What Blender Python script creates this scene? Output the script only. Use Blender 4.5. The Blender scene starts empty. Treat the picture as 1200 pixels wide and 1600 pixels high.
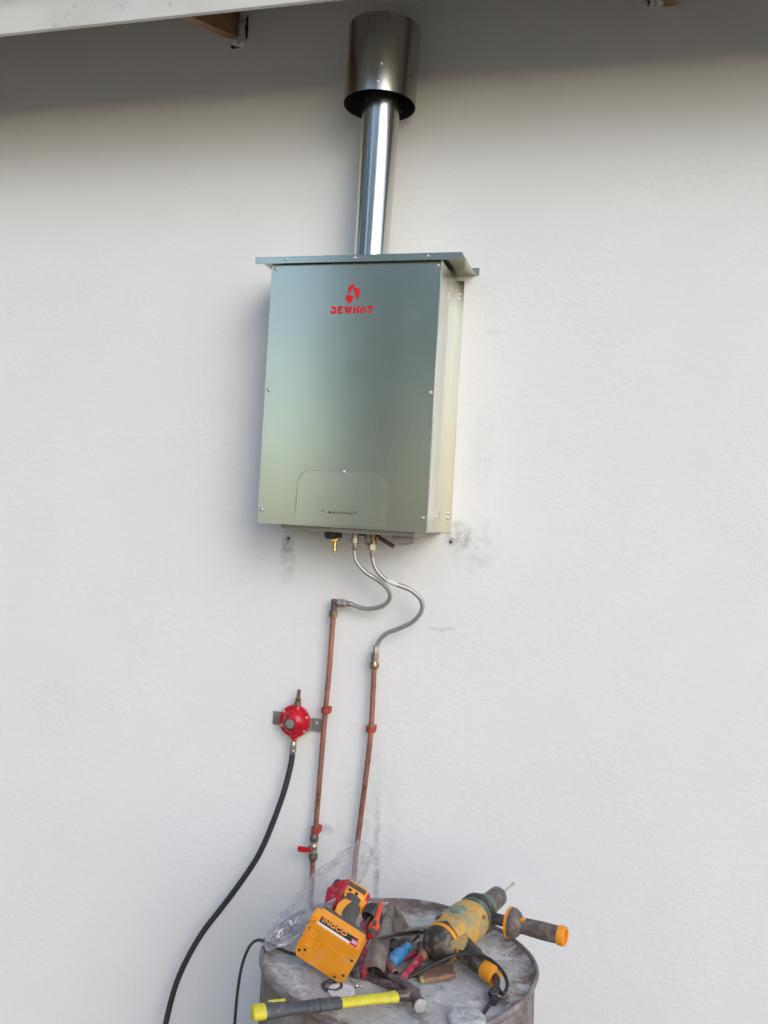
import bpy, bmesh, math, random
from mathutils import Vector, Matrix, noise
random.seed(7)
R = math.radians
S = bpy.context.scene
COL = S.collection

# ------------------------------------------------------------------ camera
CAM = Vector((0.0, -2.4, 1.80))
YAW, PITCH, ROLL, FPX = R(15.54), R(0.36), R(3.24), 1390.0
fwd = Vector((-math.sin(YAW)*math.cos(PITCH), math.cos(YAW)*math.cos(PITCH), math.sin(PITCH)))
rgt = Vector((math.cos(YAW), math.sin(YAW), 0)); upv = rgt.cross(fwd)
cr = rgt*math.cos(ROLL) + upv*math.sin(ROLL); cu = upv*math.cos(ROLL) - rgt*math.sin(ROLL)
cam = bpy.data.cameras.new('camera'); camo = bpy.data.objects.new('camera', cam); COL.objects.link(camo)
m = Matrix((cr, cu, -fwd)).transposed().to_4x4(); m.translation = CAM
camo.matrix_world = m
cam.sensor_fit = 'VERTICAL'; cam.sensor_height = 36.0; cam.lens = FPX/1600*36.0
cam.clip_start = 0.05; cam.clip_end = 2000
S.camera = camo

# ------------------------------------------------------------------ sky, sun, exposure
SUN_EL, SUN_AZ = R(28), R(38)           # azimuth from the wall's outward normal towards the right
to_sun = Vector((math.sin(SUN_AZ)*math.cos(SUN_EL), -math.cos(SUN_AZ)*math.cos(SUN_EL), math.sin(SUN_EL)))
W = bpy.data.worlds.new('World'); S.world = W; W.use_nodes = True
nt = W.node_tree; nt.nodes.clear()
sky = nt.nodes.new('ShaderNodeTexSky'); sky.sky_type = 'NISHITA'; sky.sun_disc = False
sky.sun_elevation = SUN_EL; sky.sun_rotation = math.atan2(to_sun.x, to_sun.y)
sky.air_density = 1.0; sky.dust_density = 0.8; sky.ozone_density = 1.0
bg = nt.nodes.new('ShaderNodeBackground'); bg.inputs[1].default_value = 0.15
wo = nt.nodes.new('ShaderNodeOutputWorld')
nt.links.new(sky.outputs[0], bg.inputs[0]); nt.links.new(bg.outputs[0], wo.inputs[0])
sl = bpy.data.lights.new('sun', 'SUN'); sl.energy = 0.5; sl.angle = R(30); sl.color = (1.0, 0.93, 0.84)
so = bpy.data.objects.new('sun', sl); COL.objects.link(so)
so.rotation_euler = to_sun.to_track_quat('Z', 'Y').to_euler()
S.view_settings.view_transform = 'Standard'; S.view_settings.look = 'None'
S.view_settings.gamma = 1.0; S.view_settings.exposure = 0.80
S.view_settings.use_curve_mapping = False
S.render.engine = 'CYCLES'
S.cycles.max_bounces = 4; S.cycles.diffuse_bounces = 2; S.cycles.glossy_bounces = 3; S.cycles.transparent_max_bounces = 8
S.cycles.use_adaptive_sampling = True; S.cycles.adaptive_threshold = 0.035

# ------------------------------------------------------------------ materials
class NT:
    def __init__(s, name):
        s.m = bpy.data.materials.new(name); s.m.use_nodes = True
        s.t = s.m.node_tree; s.t.nodes.clear()
        s.out = s.n('OutputMaterial')
    def n(s, kind, **kw):
        nd = s.t.nodes.new('ShaderNode'+kind)
        for k, v in kw.items(): setattr(nd, k, v)
        return nd
    def l(s, a, b): s.t.links.new(a, b)
    def coord(s, which='Object'):
        return s.n('TexCoord').outputs[which]
    def noise(s, vec, scale, detail=5, rough=.55, dist=0):
        nd = s.n('TexNoise'); nd.inputs['Scale'].default_value = scale; nd.inputs['Detail'].default_value = detail
        nd.inputs['Roughness'].default_value = rough; nd.inputs['Distortion'].default_value = dist
        if vec is not None: s.l(vec, nd.inputs['Vector'])
        return nd.outputs['Fac']
    def mapping(s, vec, scale=(1,1,1), loc=(0,0,0), rot=(0,0,0)):
        nd = s.n('Mapping'); nd.inputs['Scale'].default_value = scale; nd.inputs['Location'].default_value = loc
        nd.inputs['Rotation'].default_value = rot; s.l(vec, nd.inputs['Vector']); return nd.outputs[0]
    def ramp(s, fac, stops):
        nd = s.n('ValToRGB'); el = nd.color_ramp.elements
        while len(el) < len(stops): el.new(.5)
        for e, (p, c) in zip(el, stops):
            e.position = p; e.color = (*c, 1) if len(c) == 3 else c
        s.l(fac, nd.inputs[0]); return nd.outputs[0]
    def rng(s, fac, a, b, c=0., d=1., smooth=False):
        nd = s.n('MapRange'); nd.clamp = True
        if smooth: nd.interpolation_type = 'SMOOTHSTEP'
        for i, v in zip((1,2,3,4), (a,b,c,d)): nd.inputs[i].default_value = v
        s.l(fac, nd.inputs[0]); return nd.outputs[0]
    def math(s, op, a, b=None):
        nd = s.n('Math', operation=op)
        for i, v in enumerate((a, b)):
            if v is None: continue
            if isinstance(v, (int, float)): nd.inputs[i].default_value = v
            else: s.l(v, nd.inputs[i])
        return nd.outputs[0]
    def mix(s, fac, a, b, blend='MIX'):
        nd = s.n('Mix', data_type='RGBA', blend_type=blend)
        for i, v in ((0, fac), (6, a), (7, b)):
            if isinstance(v, (int, float)): nd.inputs[i].default_value = v
            elif isinstance(v, tuple): nd.inputs[i].default_value = (*v, 1)
            else: s.l(v, nd.inputs[i])
        return nd.outputs[2]
    def bump(s, h, strength, dist=.001, normal=None):
        nd = s.n('Bump'); nd.inputs['Strength'].default_value = strength; nd.inputs['Distance'].default_value = dist
        s.l(h, nd.inputs['Height'])
        if normal is not None: s.l(normal, nd.inputs['Normal'])
        return nd.outputs[0]
    def bsdf(s, col, rough=.5, metal=0., normal=None, **kw):
        b = s.n('BsdfPrincipled')
        for k, v in (('Base Color', col), ('Roughness', rough), ('Metallic', metal)):
            if isinstance(v, tuple): b.inputs[k].default_value = (*v, 1)
            elif isinstance(v, (int, float)): b.inputs[k].default_value = v
            else: s.l(v, b.inputs[k])
        for k, v in kw.items():
            k = k.replace('_', ' ')
            if isinstance(v, (int, float, tuple)): b.inputs[k].default_value = v
            else: s.l(v, b.inputs[k])
        if normal is not None: s.l(normal, b.inputs['Normal'])
        s.l(b.outputs[0], s.out.inputs[0]); return b

def pbr(name, col, rough=.5, metal=0., var=.12, vs=25, bump=.15, bs=300, bd=.0006, dust=None, rvar=.12):
    """base colour with blotchy variation, roughness variation, fine relief and optional (colour, amount, scale) grime"""
    t = NT(name); c = t.coord()
    n1 = t.noise(c, vs, 3, .6)
    dark = tuple(x*(1-var*2) for x in col); lite = tuple(min(1, x*(1+var)) for x in col)
    cc = t.ramp(n1, [(.28, dark), (.5, col), (.75, lite)])
    rr = t.rng(n1, .3, .7, max(.03, rough-rvar), min(1, rough+rvar))
    mt = metal
    if dust:
        dcol, amt, ds = dust
        f = t.rng(t.noise(c, ds, 4, .65), .62-amt*.4, .82-amt*.4)
        cc = t.mix(f, cc, dcol); rr = t.math('MAXIMUM', rr, t.math('MULTIPLY', f, .85))
        if metal: mt = t.math('MULTIPLY', t.math('SUBTRACT', 1., f), metal)
    nm = t.bump(t.noise(c, bs, 2), bump, bd) if bump else None
    t.bsdf(cc, rr, mt, nm); return t.m

M = {}
# white roughcast wall with drill-dust smudges and a painted cabinet shadow
def wall_material():
    t = NT('wall_plaster'); c = t.coord()
    col = t.ramp(t.noise(c, 1.3, 3, .6), [(.3, (.80, .805, .81)), (.7, (.84, .845, .85))])
    col = t.mix(t.rng(t.noise(c, 160, 3), .66, .75, 0, .22), col, (.55, .55, .55))
    spk = t.noise(c, 240, 4, .78)
    stains_and_shade = [(-.949, 1.722, .012, .018, .85, .44), (-.950, 1.700, .028, .055, .75, .48), (-.946, 1.650, .034, .075, .48, .50), (-.450, 1.757, .055, .060, .70, .47), (-.472, 1.745, .016, .020, .9, .44), (-.405, 1.735, .09, .10, .34, .52),
              (-.505, 1.503, .020, .0045, .45, .46), (-.485, 1.5015, .016, .006, .55, .44), (-.463, 1.507, .022, .0035, .40, .46), (-.637, .92, .014, .17, .65, .47), (-.63, .80, .012, .14, .65, .46), (-.650, 1.00, .06, .20, .30, .50),
              (-.783, .912, .030, .020, .50, .44), (-1.005, 2.16, .028, .20, .30, .46), (-.39, 2.32, .03, .010, .40, .50), (-.62, .96, .08, .22, .16, .46), (-.735, .98, .05, .18, .14, .46), (-.40, 2.0, .05, .15, .12, .46)]  # tall patch left of the cabinet paints its soft shadow
    sx = t.n('SeparateXYZ'); t.l(c, sx.inputs[0]); tot = None
    low = t.noise(c, 38, 3, .6)
    for x, z, rx, rz, amt, th in stains_and_shade:
        a = t.math('DIVIDE', t.math('SUBTRACT', sx.outputs[0], x), rx); b = t.math('DIVIDE', t.math('SUBTRACT', sx.outputs[2], z), rz)
        d = t.math('ADD', t.math('MULTIPLY', a, a), t.math('MULTIPLY', b, b))
        f = t.rng(d, 1.0, 0.0, 0, 1, True)
        g = t.math('MULTIPLY', f, t.rng(t.math('ADD', t.math('MULTIPLY', spk, .6), t.math('MULTIPLY', low, .5)), th, th+.30))
        k = t.math('MULTIPLY', t.math('ADD', g, t.math('MULTIPLY', t.math('MULTIPLY', f, f), .09)), amt)
        tot = k if tot is None else t.math('MAXIMUM', tot, k)
    col = t.mix(tot, col, (.035, .032, .03))
    h = t.math('ADD', t.noise(t.mapping(c, (1, 1, 1.15)), 48, 5, .68), t.math('MULTIPLY', t.noise(t.mapping(c, (.9, 1, 1.1), rot=(0, R(25), 0)), 11, 2, .5, .6), .55))
    patch = t.rng(t.noise(c, 3.1, 1), .40, .62, .35, 1.0)
    nm = t.bump(t.math('MULTIPLY', h, patch), .42, .0046)
    t.bsdf(col, .82, 0., nm); return t.m
M['wall'] = wall_material()

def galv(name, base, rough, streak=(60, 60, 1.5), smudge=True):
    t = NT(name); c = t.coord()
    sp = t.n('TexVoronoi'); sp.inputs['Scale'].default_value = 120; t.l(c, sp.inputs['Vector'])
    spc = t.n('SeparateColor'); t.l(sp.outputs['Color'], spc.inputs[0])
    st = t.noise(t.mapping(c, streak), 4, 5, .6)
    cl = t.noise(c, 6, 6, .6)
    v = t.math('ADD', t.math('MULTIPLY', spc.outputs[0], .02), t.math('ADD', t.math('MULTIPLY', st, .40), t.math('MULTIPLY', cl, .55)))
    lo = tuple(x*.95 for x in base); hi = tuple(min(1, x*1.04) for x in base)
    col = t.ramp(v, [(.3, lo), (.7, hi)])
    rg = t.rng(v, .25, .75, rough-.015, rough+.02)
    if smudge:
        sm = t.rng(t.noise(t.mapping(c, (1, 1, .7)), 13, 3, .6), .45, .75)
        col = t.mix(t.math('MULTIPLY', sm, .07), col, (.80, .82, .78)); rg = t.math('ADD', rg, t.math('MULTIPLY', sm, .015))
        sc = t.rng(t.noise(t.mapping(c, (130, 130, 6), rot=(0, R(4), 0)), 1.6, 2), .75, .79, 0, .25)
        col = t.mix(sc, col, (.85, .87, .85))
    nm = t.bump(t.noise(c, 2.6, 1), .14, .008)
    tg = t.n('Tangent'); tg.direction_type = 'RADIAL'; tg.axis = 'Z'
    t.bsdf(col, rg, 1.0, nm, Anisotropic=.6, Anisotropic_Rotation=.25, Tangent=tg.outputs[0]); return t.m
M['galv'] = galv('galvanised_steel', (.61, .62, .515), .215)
M['galv_sheen'] = galv('galvanised_sheen', (.67, .675, .565), .225)  # lighter copy of the front steel, stands in for the pressed panel's sheen
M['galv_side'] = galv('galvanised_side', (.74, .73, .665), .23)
M['flue'] = galv('flue_steel', (.64, .635, .585), .20, (90, 90, 1.2), False)
M['cowl'] = galv('cowl_steel', (.50, .475, .42), .20, (60, 60, 1.2), False)
M['cowl_in'] = pbr('cowl_inside', (.035, .035, .04), .6, .3)
M['screw'] = pbr('zinc_screw', (.72, .74, .73), .25, 1., .08)
M['edge'] = pbr('bare_folded_edge', (.80, .81, .78), .35, 1., 0, bump=0, rvar=.02)
M['red_print'] = pbr('red_print', (.62, .012, .018), .45, 0, .08, bump=.05)
M['black_print'] = pbr('black_print', (.018, .02, .018), .6)
M['white_case'] = pbr('white_enamel', (.40, .405, .39), .4, 0, .05)
M['grey_plastic'] = pbr('grey_plastic', (.33, .31, .30), .5)
M['black_plastic'] = pbr('black_plastic', (.028, .028, .03), .45, 0, .2)
M['blackgrey'] = pbr('dark_grey_rubber', (.055, .055, .06), .6, 0, .2, dust=((.22, .2, .18), .25, 60))
M['brass'] = pbr('brass', (.68, .47, .16), .28, 1., .15, 80)
M['brass_dull'] = pbr('dull_brass', (.42, .31, .20), .36, 1., .2, 120, dust=((.10, .07, .05), .3, 140))
M['nickel'] = pbr('nickel', (.52, .46, .40), .38, 1., .18, 150)
M['rust_lever'] = pbr('brown_lever', (.10, .055, .04), .6, .3)
M['copper'] = pbr('copper', (.46, .215, .155), .36, .75, .22, 14, dust=((.24, .115, .09), .44, 22))
M['copper_old'] = pbr('copper_dusty', (.36, .15, .115), .5, .55, .2, 40, dust=((.28, .18, .15), .4, 60))
M['copper_cut'] = pbr('copper_cut_edge', (.83, .52, .42), .35, .8)
M['clamp'] = pbr('terracotta_plastic', (.36, .045, .032), .5, 0, .12)
M['red_paint'] = pbr('red_paint', (.52, .008, .022), .28, 0, .10, 30, .06)
M['grey_cap'] = pbr('grey_cap', (.22, .225, .22), .55)
M['bracket'] = pbr('bracket_zinc', (.38, .39, .37), .45, .8)
M['hose'] = pbr('black_rubber_hose', (.030, .031, .036), .55, 0, .15, bump=.1)
M['cord'] = pbr('black_cord', (.022, .021, .022), .5, 0, .2, 40, dust=((.12, .10, .09), .2, 60))
M['red_lever'] = pbr('red_lever', (.55, .012, .02), .4)
M['tag'] = pbr('silver_tag', (.72, .72, .74), .4)
M['fascia'] = pbr('fascia_paint', (.70, .70, .68), .6, 0, .06, 3, .3, 60, .0015, dust=((.25, .23, .21), .03, 22))
M['rafter'] = None
M['plaster_patch'] = pbr('plaster_patch', (.74, .73, .72), .85, 0, .25, 40, .6, 90, .004)
M['plaster_white'] = pbr('plaster_white', (.78, .77, .76), .85, 0, .3, 60, .6, 90, .004)
M['gap'] = pbr('dark_gap', (.05, .035, .033), .9)
M['roof'] = pbr('roof_sheet', (.30, .29, .28), .5, .4)
def wood_material():
    t = NT('rafter_wood'); c = t.coord()
    g = t.noise(t.mapping(c, (14, 1.2, 14)), 6, 6, .6, .8)
    col = t.ramp(g, [(.25, (.20, .10, .05)), (.55, (.36, .20, .10)), (.8, (.46, .29, .16))])
    t.bsdf(col, .7, 0., t.bump(g, .3, .001)); return t.m
M['rafter'] = wood_material()
def braid_material():
    t = NT('braided_steel'); uv = t.coord('UV')
    sx = t.n('SeparateXYZ'); t.l(uv, sx.inputs[0])
    a = t.math('SINE', t.math('MULTIPLY', t.math('ADD', sx.outputs[0], t.math('MULTIPLY', sx.outputs[1], .02)), 2*math.pi/.004))
    b = t.math('SINE', t.math('MULTIPLY', t.math('SUBTRACT', sx.outputs[0], t.math('MULTIPLY', sx.outputs[1], .02)), 2*math.pi/.004))
    h = t.math('MAXIMUM', a, b)
    col = t.ramp(t.math('ADD', t.math('MULTIPLY', h, .5), t.math('MULTIPLY', t.noise(t.coord(), 90, 4), .5)), [(.15, (.26, .25, .25)), (.65, (.74, .72, .71))])
    t.bsdf(col, .36, .9, t.bump(h, .5, .0005)); return t.m
M['braid'] = braid_material()
def drum_material(name, top):
    t = NT(name); c = t.coord()
    n2 = t.noise(c, 34, 5, .7); n = t.noise(c, 9, 5, .66)
    rust = t.ramp(n2, [(.3, (.10, .070, .060)), (.5, (.19, .14, .12)), (.72, (.30, .24, .21))])
    if top:
        pale = t.ramp(n2, [(.25, (.38, .36, .335)), (.5, (.52, .50, .475)), (.75, (.64, .62, .595))])
        sx = t.n('SeparateXYZ'); t.l(c, sx.inputs[0])
        r = t.math('SQRT', t.math('ADD', t.math('MULTIPLY', sx.outputs[0], sx.outputs[0]), t.math('MULTIPLY', sx.outputs[1], sx.outputs[1])))
        k = t.rng(t.math('ADD', n, t.rng(r, .22, .285, .10, -.10)), .36, .52)
        col = t.mix(k, rust, pale)
        d = t.noise(c, 13, 6, .72, .7)
        col = t.mix(t.rng(d, .57, .62, 0, .55), col, (.17, .125, .11))
        col = t.mix(t.rng(d, .44, .39, 0, .75), col, (.74, .73, .71))
        col = t.mix(t.rng(t.noise(c, 90, 3, .7), .60, .68, 0, .55), col, (.13, .09, .08))
    else:
        grey = t.ramp(n2, [(.3, (.17, .155, .16)), (.7, (.36, .335, .33))])
        col = t.mix(t.rng(n, .42, .60), rust, grey)
        d = t.noise(t.mapping(c, (1, 1, .35)), 16, 4, .7)
        col = t.mix(t.rng(d, .56, .70, 0, .6), col, (.48, .44, .42))
        col = t.mix(t.rng(d, .40, .32, 0, .45), col, (.05, .065, .12))
    nm = t.bump(n2, .75, .005)
    t.bsdf(col, t.rng(n2, .3, .7, .55, .85), 0., nm); return t.m
M['drum_top'] = drum_material('drum_lid_dirty', True)
M['drum_side'] = drum_material('drum_side_rust', False)
M['orange'] = pbr('orange_plastic', (.84, .315, .014), .42, 0, .06, 30, .08, 500, .0004, dust=((.55, .34, .16), .16, 40))
M['orange_dusty'] = pbr('orange_plastic_dusty', (.72, .35, .04), .5, 0, .12, 30, .1, 400, .0004, dust=((.34, .31, .17), .54, 24))
M['green_dusty'] = pbr('green_grey_housing', (.10, .15, .125), .5, .2, .2, 40, .1, dust=((.26, .25, .21), .3, 45))
M['green_lens'] = pbr('green_lens', (.10, .20, .13), .3, 0, .3, 60, dust=((.32, .31, .22), .35, 60))
M['dusty_black'] = pbr('dusty_black_plastic', (.05, .042, .038), .6, 0, .2, 40, .2, dust=((.24, .19, .155), .35, 34))
M['grip_brown'] = pbr('brownish_grip', (.13, .10, .09), .65, 0, .2, 50, .4, 260, .0012, dust=((.25, .19, .16), .35, 50))
M['tool_grey'] = pbr('tool_grey_rubber', (.085, .08, .075), .6, 0, .12)
M['hammer_grip'] = pbr('hammer_grip', (.080, .085, .092), .6, 0, .15, 50, .2, dust=((.2, .19, .18), .18, 60))
M['yellow'] = pbr('yellow_fibreglass', (.72, .62, .035), .42, 0, .08, 40, .1, dust=((.45, .38, .16), .14, 70))
M['steel_dark'] = pbr('dark_forged_steel', (.16, .145, .135), .45, .7, .2, 60, .2, dust=((.17, .12, .10), .4, 60))
M['steel'] = pbr('steel', (.55, .54, .52), .33, .9, .15, 60)
M['steel_face'] = pbr('hammer_face_steel', (.62, .60, .57), .42, .6, .15, 90, dust=((.50, .48, .45), .4, 120))
M['red_orange'] = pbr('red_orange_plastic', (.72, .085, .018), .42, 0, .08)
M['crimson'] = pbr('crimson_dusty', (.36, .018, .045), .45, 0, .15, 50, .1, dust=((.36, .19, .18), .32, 60))
M['crimson_dark'] = pbr('crimson_inside', (.09, .008, .012), .6)
M['blue'] = pbr('blue_plastic', (.035, .21, .44), .45, 0, .12, 50, dust=((.19, .30, .38), .25, 60))
M['strip'] = pbr('worn_sheet_metal', (.50, .48, .43), .38, .3, .25, 26, .25, 120, .002, dust=((.36, .22, .17), .36, 16))
M['card'] = pbr('grubby_card', (.62, .57, .50), .8, 0, .2, 50, dust=((.25, .19, .15), .3, 40))
M['card_in'] = pbr('brown_card_inside', (.075, .03, .022), .85)
M['white_plastic'] = pbr('white_plastic', (.76, .75, .76), .55, 0, .05, 60, dust=((.6, .58, .57), .1, 80))
M['brown_bar'] = pbr('dusty_brown_bar', (.22, .13, .095), .7, 0, .25, 40, .4, 120, .002, dust=((.42, .19, .06), .22, 30))
M['mortar'] = pbr('dried_mortar', (.52, .50, .48), .9, 0, .2, 60, .8, 110, .004)
M['red_card'] = pbr('red_card', (.40, .012, .03), .5, 0, .25, 40, .2, 120, .002, dust=((.45, .20, .20), .28, 50))
M['magenta'] = pbr('magenta_print', (.60, .02, .10), .5)
M['orange_print'] = pbr('orange_print', (.85, .28, .03), .5)
M['white_print'] = pbr('white_print', (.75, .75, .75), .5)
def bag_material():
    t = NT('clear_polythene'); c = t.coord()
    g = t.n('BsdfGlossy'); g.inputs['Color'].default_value = (.9, .9, .92, 1); g.inputs['Roughness'].default_value = .18
    d = t.n('BsdfTranslucent'); d.inputs['Color'].default_value = (.80, .80, .82, 1)
    df = t.n('BsdfDiffuse'); df.inputs['Color'].default_value = (.78, .78, .80, 1)
    tr = t.n('BsdfTransparent'); tr.inputs['Color'].default_value = (.95, .95, .95, 1)
    nm = t.bump(t.noise(c, 34, 3, .55, .5), .6, .006)
    for x in (g, df): t.l(nm, x.inputs['Normal'])
    m1 = t.n('MixShader'); m1.inputs[0].default_value = .5; t.l(d.outputs[0], m1.inputs[1]); t.l(df.outputs[0], m1.inputs[2])
    m2 = t.n('MixShader'); m2.inputs[0].default_value = .35; t.l(m1.outputs[0], m2.inputs[1]); t.l(g.outputs[0], m2.inputs[2])
    lw = t.n('LayerWeight'); lw.inputs[0].default_value = .35; t.l(nm, lw.inputs['Normal'])
    f = t.math('ADD', t.rng(t.noise(t.mapping(c, (1.6, .7, 1), rot=(0, R(30), R(20))), 40, 4, .65, .8), .38, .72, .08, .42), t.math('MULTIPLY', lw.outputs['Facing'], .30))
    sx = t.n('SeparateXYZ'); t.l(c, sx.inputs[0]); f = t.math('MULTIPLY', f, t.rng(sx.outputs[2], .02, .13, 1.5, .65))
    m3 = t.n('MixShader'); t.l(f, m3.inputs[0]); t.l(tr.outputs[0], m3.inputs[1]); t.l(m2.outputs[0], m3.inputs[2])
    t.l(m3.outputs[0], t.out.inputs[0]); return t.m
M['bag'] = bag_material()
M['ground'] = pbr('sandy_yard', (.44, .325, .225), .95, 0, .2, .8, .4, 20, .02, dust=((.16, .17, .08), .35, .25))
M['leaf'] = pbr('leaf_green', (.075, .105, .035), .6, 0, .3, 1.2, 0)

# ------------------------------------------------------------------ builders
def build(name, geo, mat, parent=None, smooth=40, local=False):
    """geo: bmesh. World coordinates unless local: then coordinates of the parent."""
    me = bpy.data.meshes.new(name)
    if parent is not None and not local:
        inv = WORLD[parent.name].inverted(); bmesh.ops.transform(geo, matrix=inv, verts=geo.verts)
    bmesh.ops.recalc_face_normals(geo, faces=geo.faces)
    for f in geo.faces: f.smooth = bool(smooth)
    geo.to_mesh(me); geo.free()
    if smooth: me.set_sharp_from_angle(angle=R(smooth))
    me.materials.append(M[mat])
    o = bpy.data.objects.new(name, me); COL.objects.link(o)
    if parent is not None: o.parent = parent; WORLD[o.name] = WORLD[parent.name].copy()
    else: WORLD[o.name] = Matrix.Identity(4)
    return o
WORLD = {}
def tag(o, label, cat=None, group=None, kind=None):
    o['label'] = label
    if cat: o['category'] = cat
    if group: o['group'] = group
    if kind: o['kind'] = kind
    return o
def thing(name, label, cat, loc=(0, 0, 0), axes=None, group=None):
    o = bpy.data.objects.new(name, None); COL.objects.link(o); o.empty_display_size = .05
    mw = Matrix(axes).transposed().to_4x4() if axes else Matrix.Identity(4)
    mw.translation = Vector(loc); o.matrix_world = mw; WORLD[o.name] = mw.copy()
    return tag(o, label, cat, group)
def V(*a): return Vector(a)
def box(bm, lo, hi, bevel=0, seg=2):
    r = bmesh.ops.create_cube(bm, size=1.0); vs = r['verts']
    lo, hi = Vector(lo), Vector(hi)
    for v in vs: v.co = Vector([(lo[i]+hi[i])/2 + v.co[i]*(hi[i]-lo[i]) for i in range(3)])
    if bevel:
        es = list({e for v in vs for e in v.link_edges})
        bmesh.ops.bevel(bm, geom=es, offset=bevel, segments=seg, affect='EDGES', profile=.6)
    return bm
def boxo(lo, hi, bevel=0, seg=2): return box(bmesh.new(), lo, hi, bevel, seg)
def basis(axis):
    a = Vector(axis).normalized(); h = V(0, 0, 1) if abs(a.z) < .9 else V(1, 0, 0)
    u = h.cross(a).normalized(); return u, a.cross(u), a
def lathe(bm, prof, org, axis, seg=24, cap0=True, cap1=True, phase=0, sy=1.0, up=None):
    """prof: [(radius, distance along axis)]"""
    u, v, a = basis(axis)
    if up is not None:
        v = (Vector(up) - a*Vector(up).dot(a)).normalized(); u = v.cross(a)
    org = Vector(org); rings = []
    for r, h in prof:
        if r < 1e-6: rings.append([bm.verts.new(org + a*h)])
        else: rings.append([bm.verts.new(org + a*h + u*(r*math.cos(2*math.pi*(k/seg)+phase)) + v*(r*sy*math.sin(2*math.pi*(k/seg)+phase))) for k in range(seg)])
    for A, B in zip(rings, rings[1:]):
        for k in range(seg):
            k2 = (k+1) % seg
            if len(A) == 1 and len(B) == 1: continue
            if len(A) == 1: bm.faces.new((A[0], B[k2], B[k]))
            elif len(B) == 1: bm.faces.new((A[k], A[k2], B[0]))
            else: bm.faces.new((A[k], A[k2], B[k2], B[k]))
    if cap0 and len(rings[0]) > 1: bm.faces.new(rings[0])
    if cap1 and len(rings[-1]) > 1: bm.faces.new(rings[-1])
    return bm
def latheo(*a, **k): return lathe(bmesh.new(), *a, **k)
def nut(bm, org, axis, r, h, phase=.2):
    c = min(.0012, h*.2)
    return lathe(bm, [(r-c, 0), (r, c), (r, h-c), (r-c, h)], org, axis, 6, phase=phase)
def spline(pts, n=10):
    P = [Vector(p) for p in pts]; P = [P[0]*2-P[1]] + P + [P[-1]*2-P[-2]]; out = []
    for i in range(1, len(P)-2):
        for k in range(n):
            t = k/n; a, b, c, d = P[i-1:i+3]
            out.append(.5*((2*b) + (c-a)*t + (2*a-5*b+4*c-d)*t*t + (3*b-a-3*c+d)*t**3))
    out.append(P[-2]); return out
def tube(bm, pts, r, seg=12, n=10, curve=True, cap=True, radii=None):
    P = spline(pts, n) if curve else [Vector(p) for p in pts]
    uvl = bm.loops.layers.uv.verify(); rings = []; L = 0; Ls = []
    T = [(P[min(i+1, len(P)-1)]-P[max(i-1, 0)]).normalized() for i in range(len(P))]
    u, v, _ = basis(T[0])
    for i, p in enumerate(P):
        if i: L += (p-P[i-1]).length
        Ls.append(L); u = (u - T[i]*u.dot(T[i])).normalized(); v = T[i].cross(u)
        rr = r if radii is None else radii(i/(len(P)-1))
        rings.append([bm.verts.new(p + u*(rr*math.cos(2*math.pi*k/seg)) + v*(rr*math.sin(2*math.pi*k/seg))) for k in range(seg)])
    for i in range(len(rings)-1):
        for k in range(seg):
            k2 = (k+1) % seg; f = bm.faces.new((rings[i][k], rings[i][k2], rings[i+1][k2], rings[i+1][k]))
            for lp, (a, b) in zip(f.loops, ((Ls[i], k), (Ls[i], k+1), (Ls[i+1], k+1), (Ls[i+1], k))): lp[uvl].uv = (a, b/seg)
    if cap: bm.faces.new(rings[0]); bm.faces.new(rings[-1])
    return bm
def tubeo(*a, **k): return tube(bmesh.new(), *a, **k)
def pipe_hollow(bm, a, b, r, wall=.0012, seg=18):
    a, b = Vector(a), Vector(b); L = (b-a).length
    return lathe(bm, [(r, 0), (r, L), (r-wall, L), (r-wall, L-.03)], a, b-a, seg, True, True)
def prism(bm, poly, org, ax, ay, depth):
    """polygon in the (ax, ay) plane at org, extruded by depth along ax x ay"""
    ax, ay = Vector(ax).normalized(), Vector(ay).normalized(); n = ax.cross(ay); org = Vector(org)
    A = [bm.verts.new(org+ax*x+ay*y) for x, y in poly]; B = [bm.verts.new(org+ax*x+ay*y+n*depth) for x, y in poly]
    bm.faces.new(A[::-1]); bm.faces.new(B)
    for i in range(len(A)): j = (i+1) % len(A); bm.faces.new((A[i], A[j], B[j], B[i]))
    return bm
def prismo(*a): return prism(bmesh.new(), *a)
def bevel_all(bm, off, seg=2, ang=30):
    es = [e for e in bm.edges if len(e.link_faces) == 2 and e.calc_face_angle(0) > R(ang)]
    bmesh.ops.bevel(bm, geom=es, offset=off, segments=seg, affect='EDGES', profile=.6); return bm
def text_bm(txt, size, offset=0., extrude=.0002, spacing=1.0, shear=0.):
    cu_ = bpy.data.curves.new('t', 'FONT'); cu_.body = txt; cu_.size = size; cu_.offset = offset; cu_.extrude = extrude
    cu_.space_character = spacing; cu_.shear = shear; cu_.align_x = 'CENTER'; cu_.align_y = 'CENTER'
    o = bpy.data.objects.new('t', cu_); COL.objects.link(o); dg = bpy.context.evaluated_depsgraph_get()
    me = bpy.data.meshes.new_from_object(o.evaluated_get(dg)); bm = bmesh.new(); bm.from_mesh(me)
    bpy.data.objects.remove(o); bpy.data.curves.remove(cu_); bpy.data.meshes.remove(me); return bm
def put(bm, org, ax, ay):
    ax, ay = Vector(ax).normalized(), Vector(ay).normalized(); n = ax.cross(ay)
    m_ = Matrix((ax, ay, n)).transposed().to_4x4(); m_.translation = Vector(org); bmesh.ops.transform(bm, matrix=m_, verts=bm.verts); return bm

# ------------------------------------------------------------------ setting
g = bmesh.new(); bmesh.ops.create_grid(g, x_segments=2, y_segments=2, size=900)
o = build('ground', g, 'ground', smooth=None); o['kind'] = 'structure'; o['label'] = 'bare sandy yard ground in front of the house'

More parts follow.
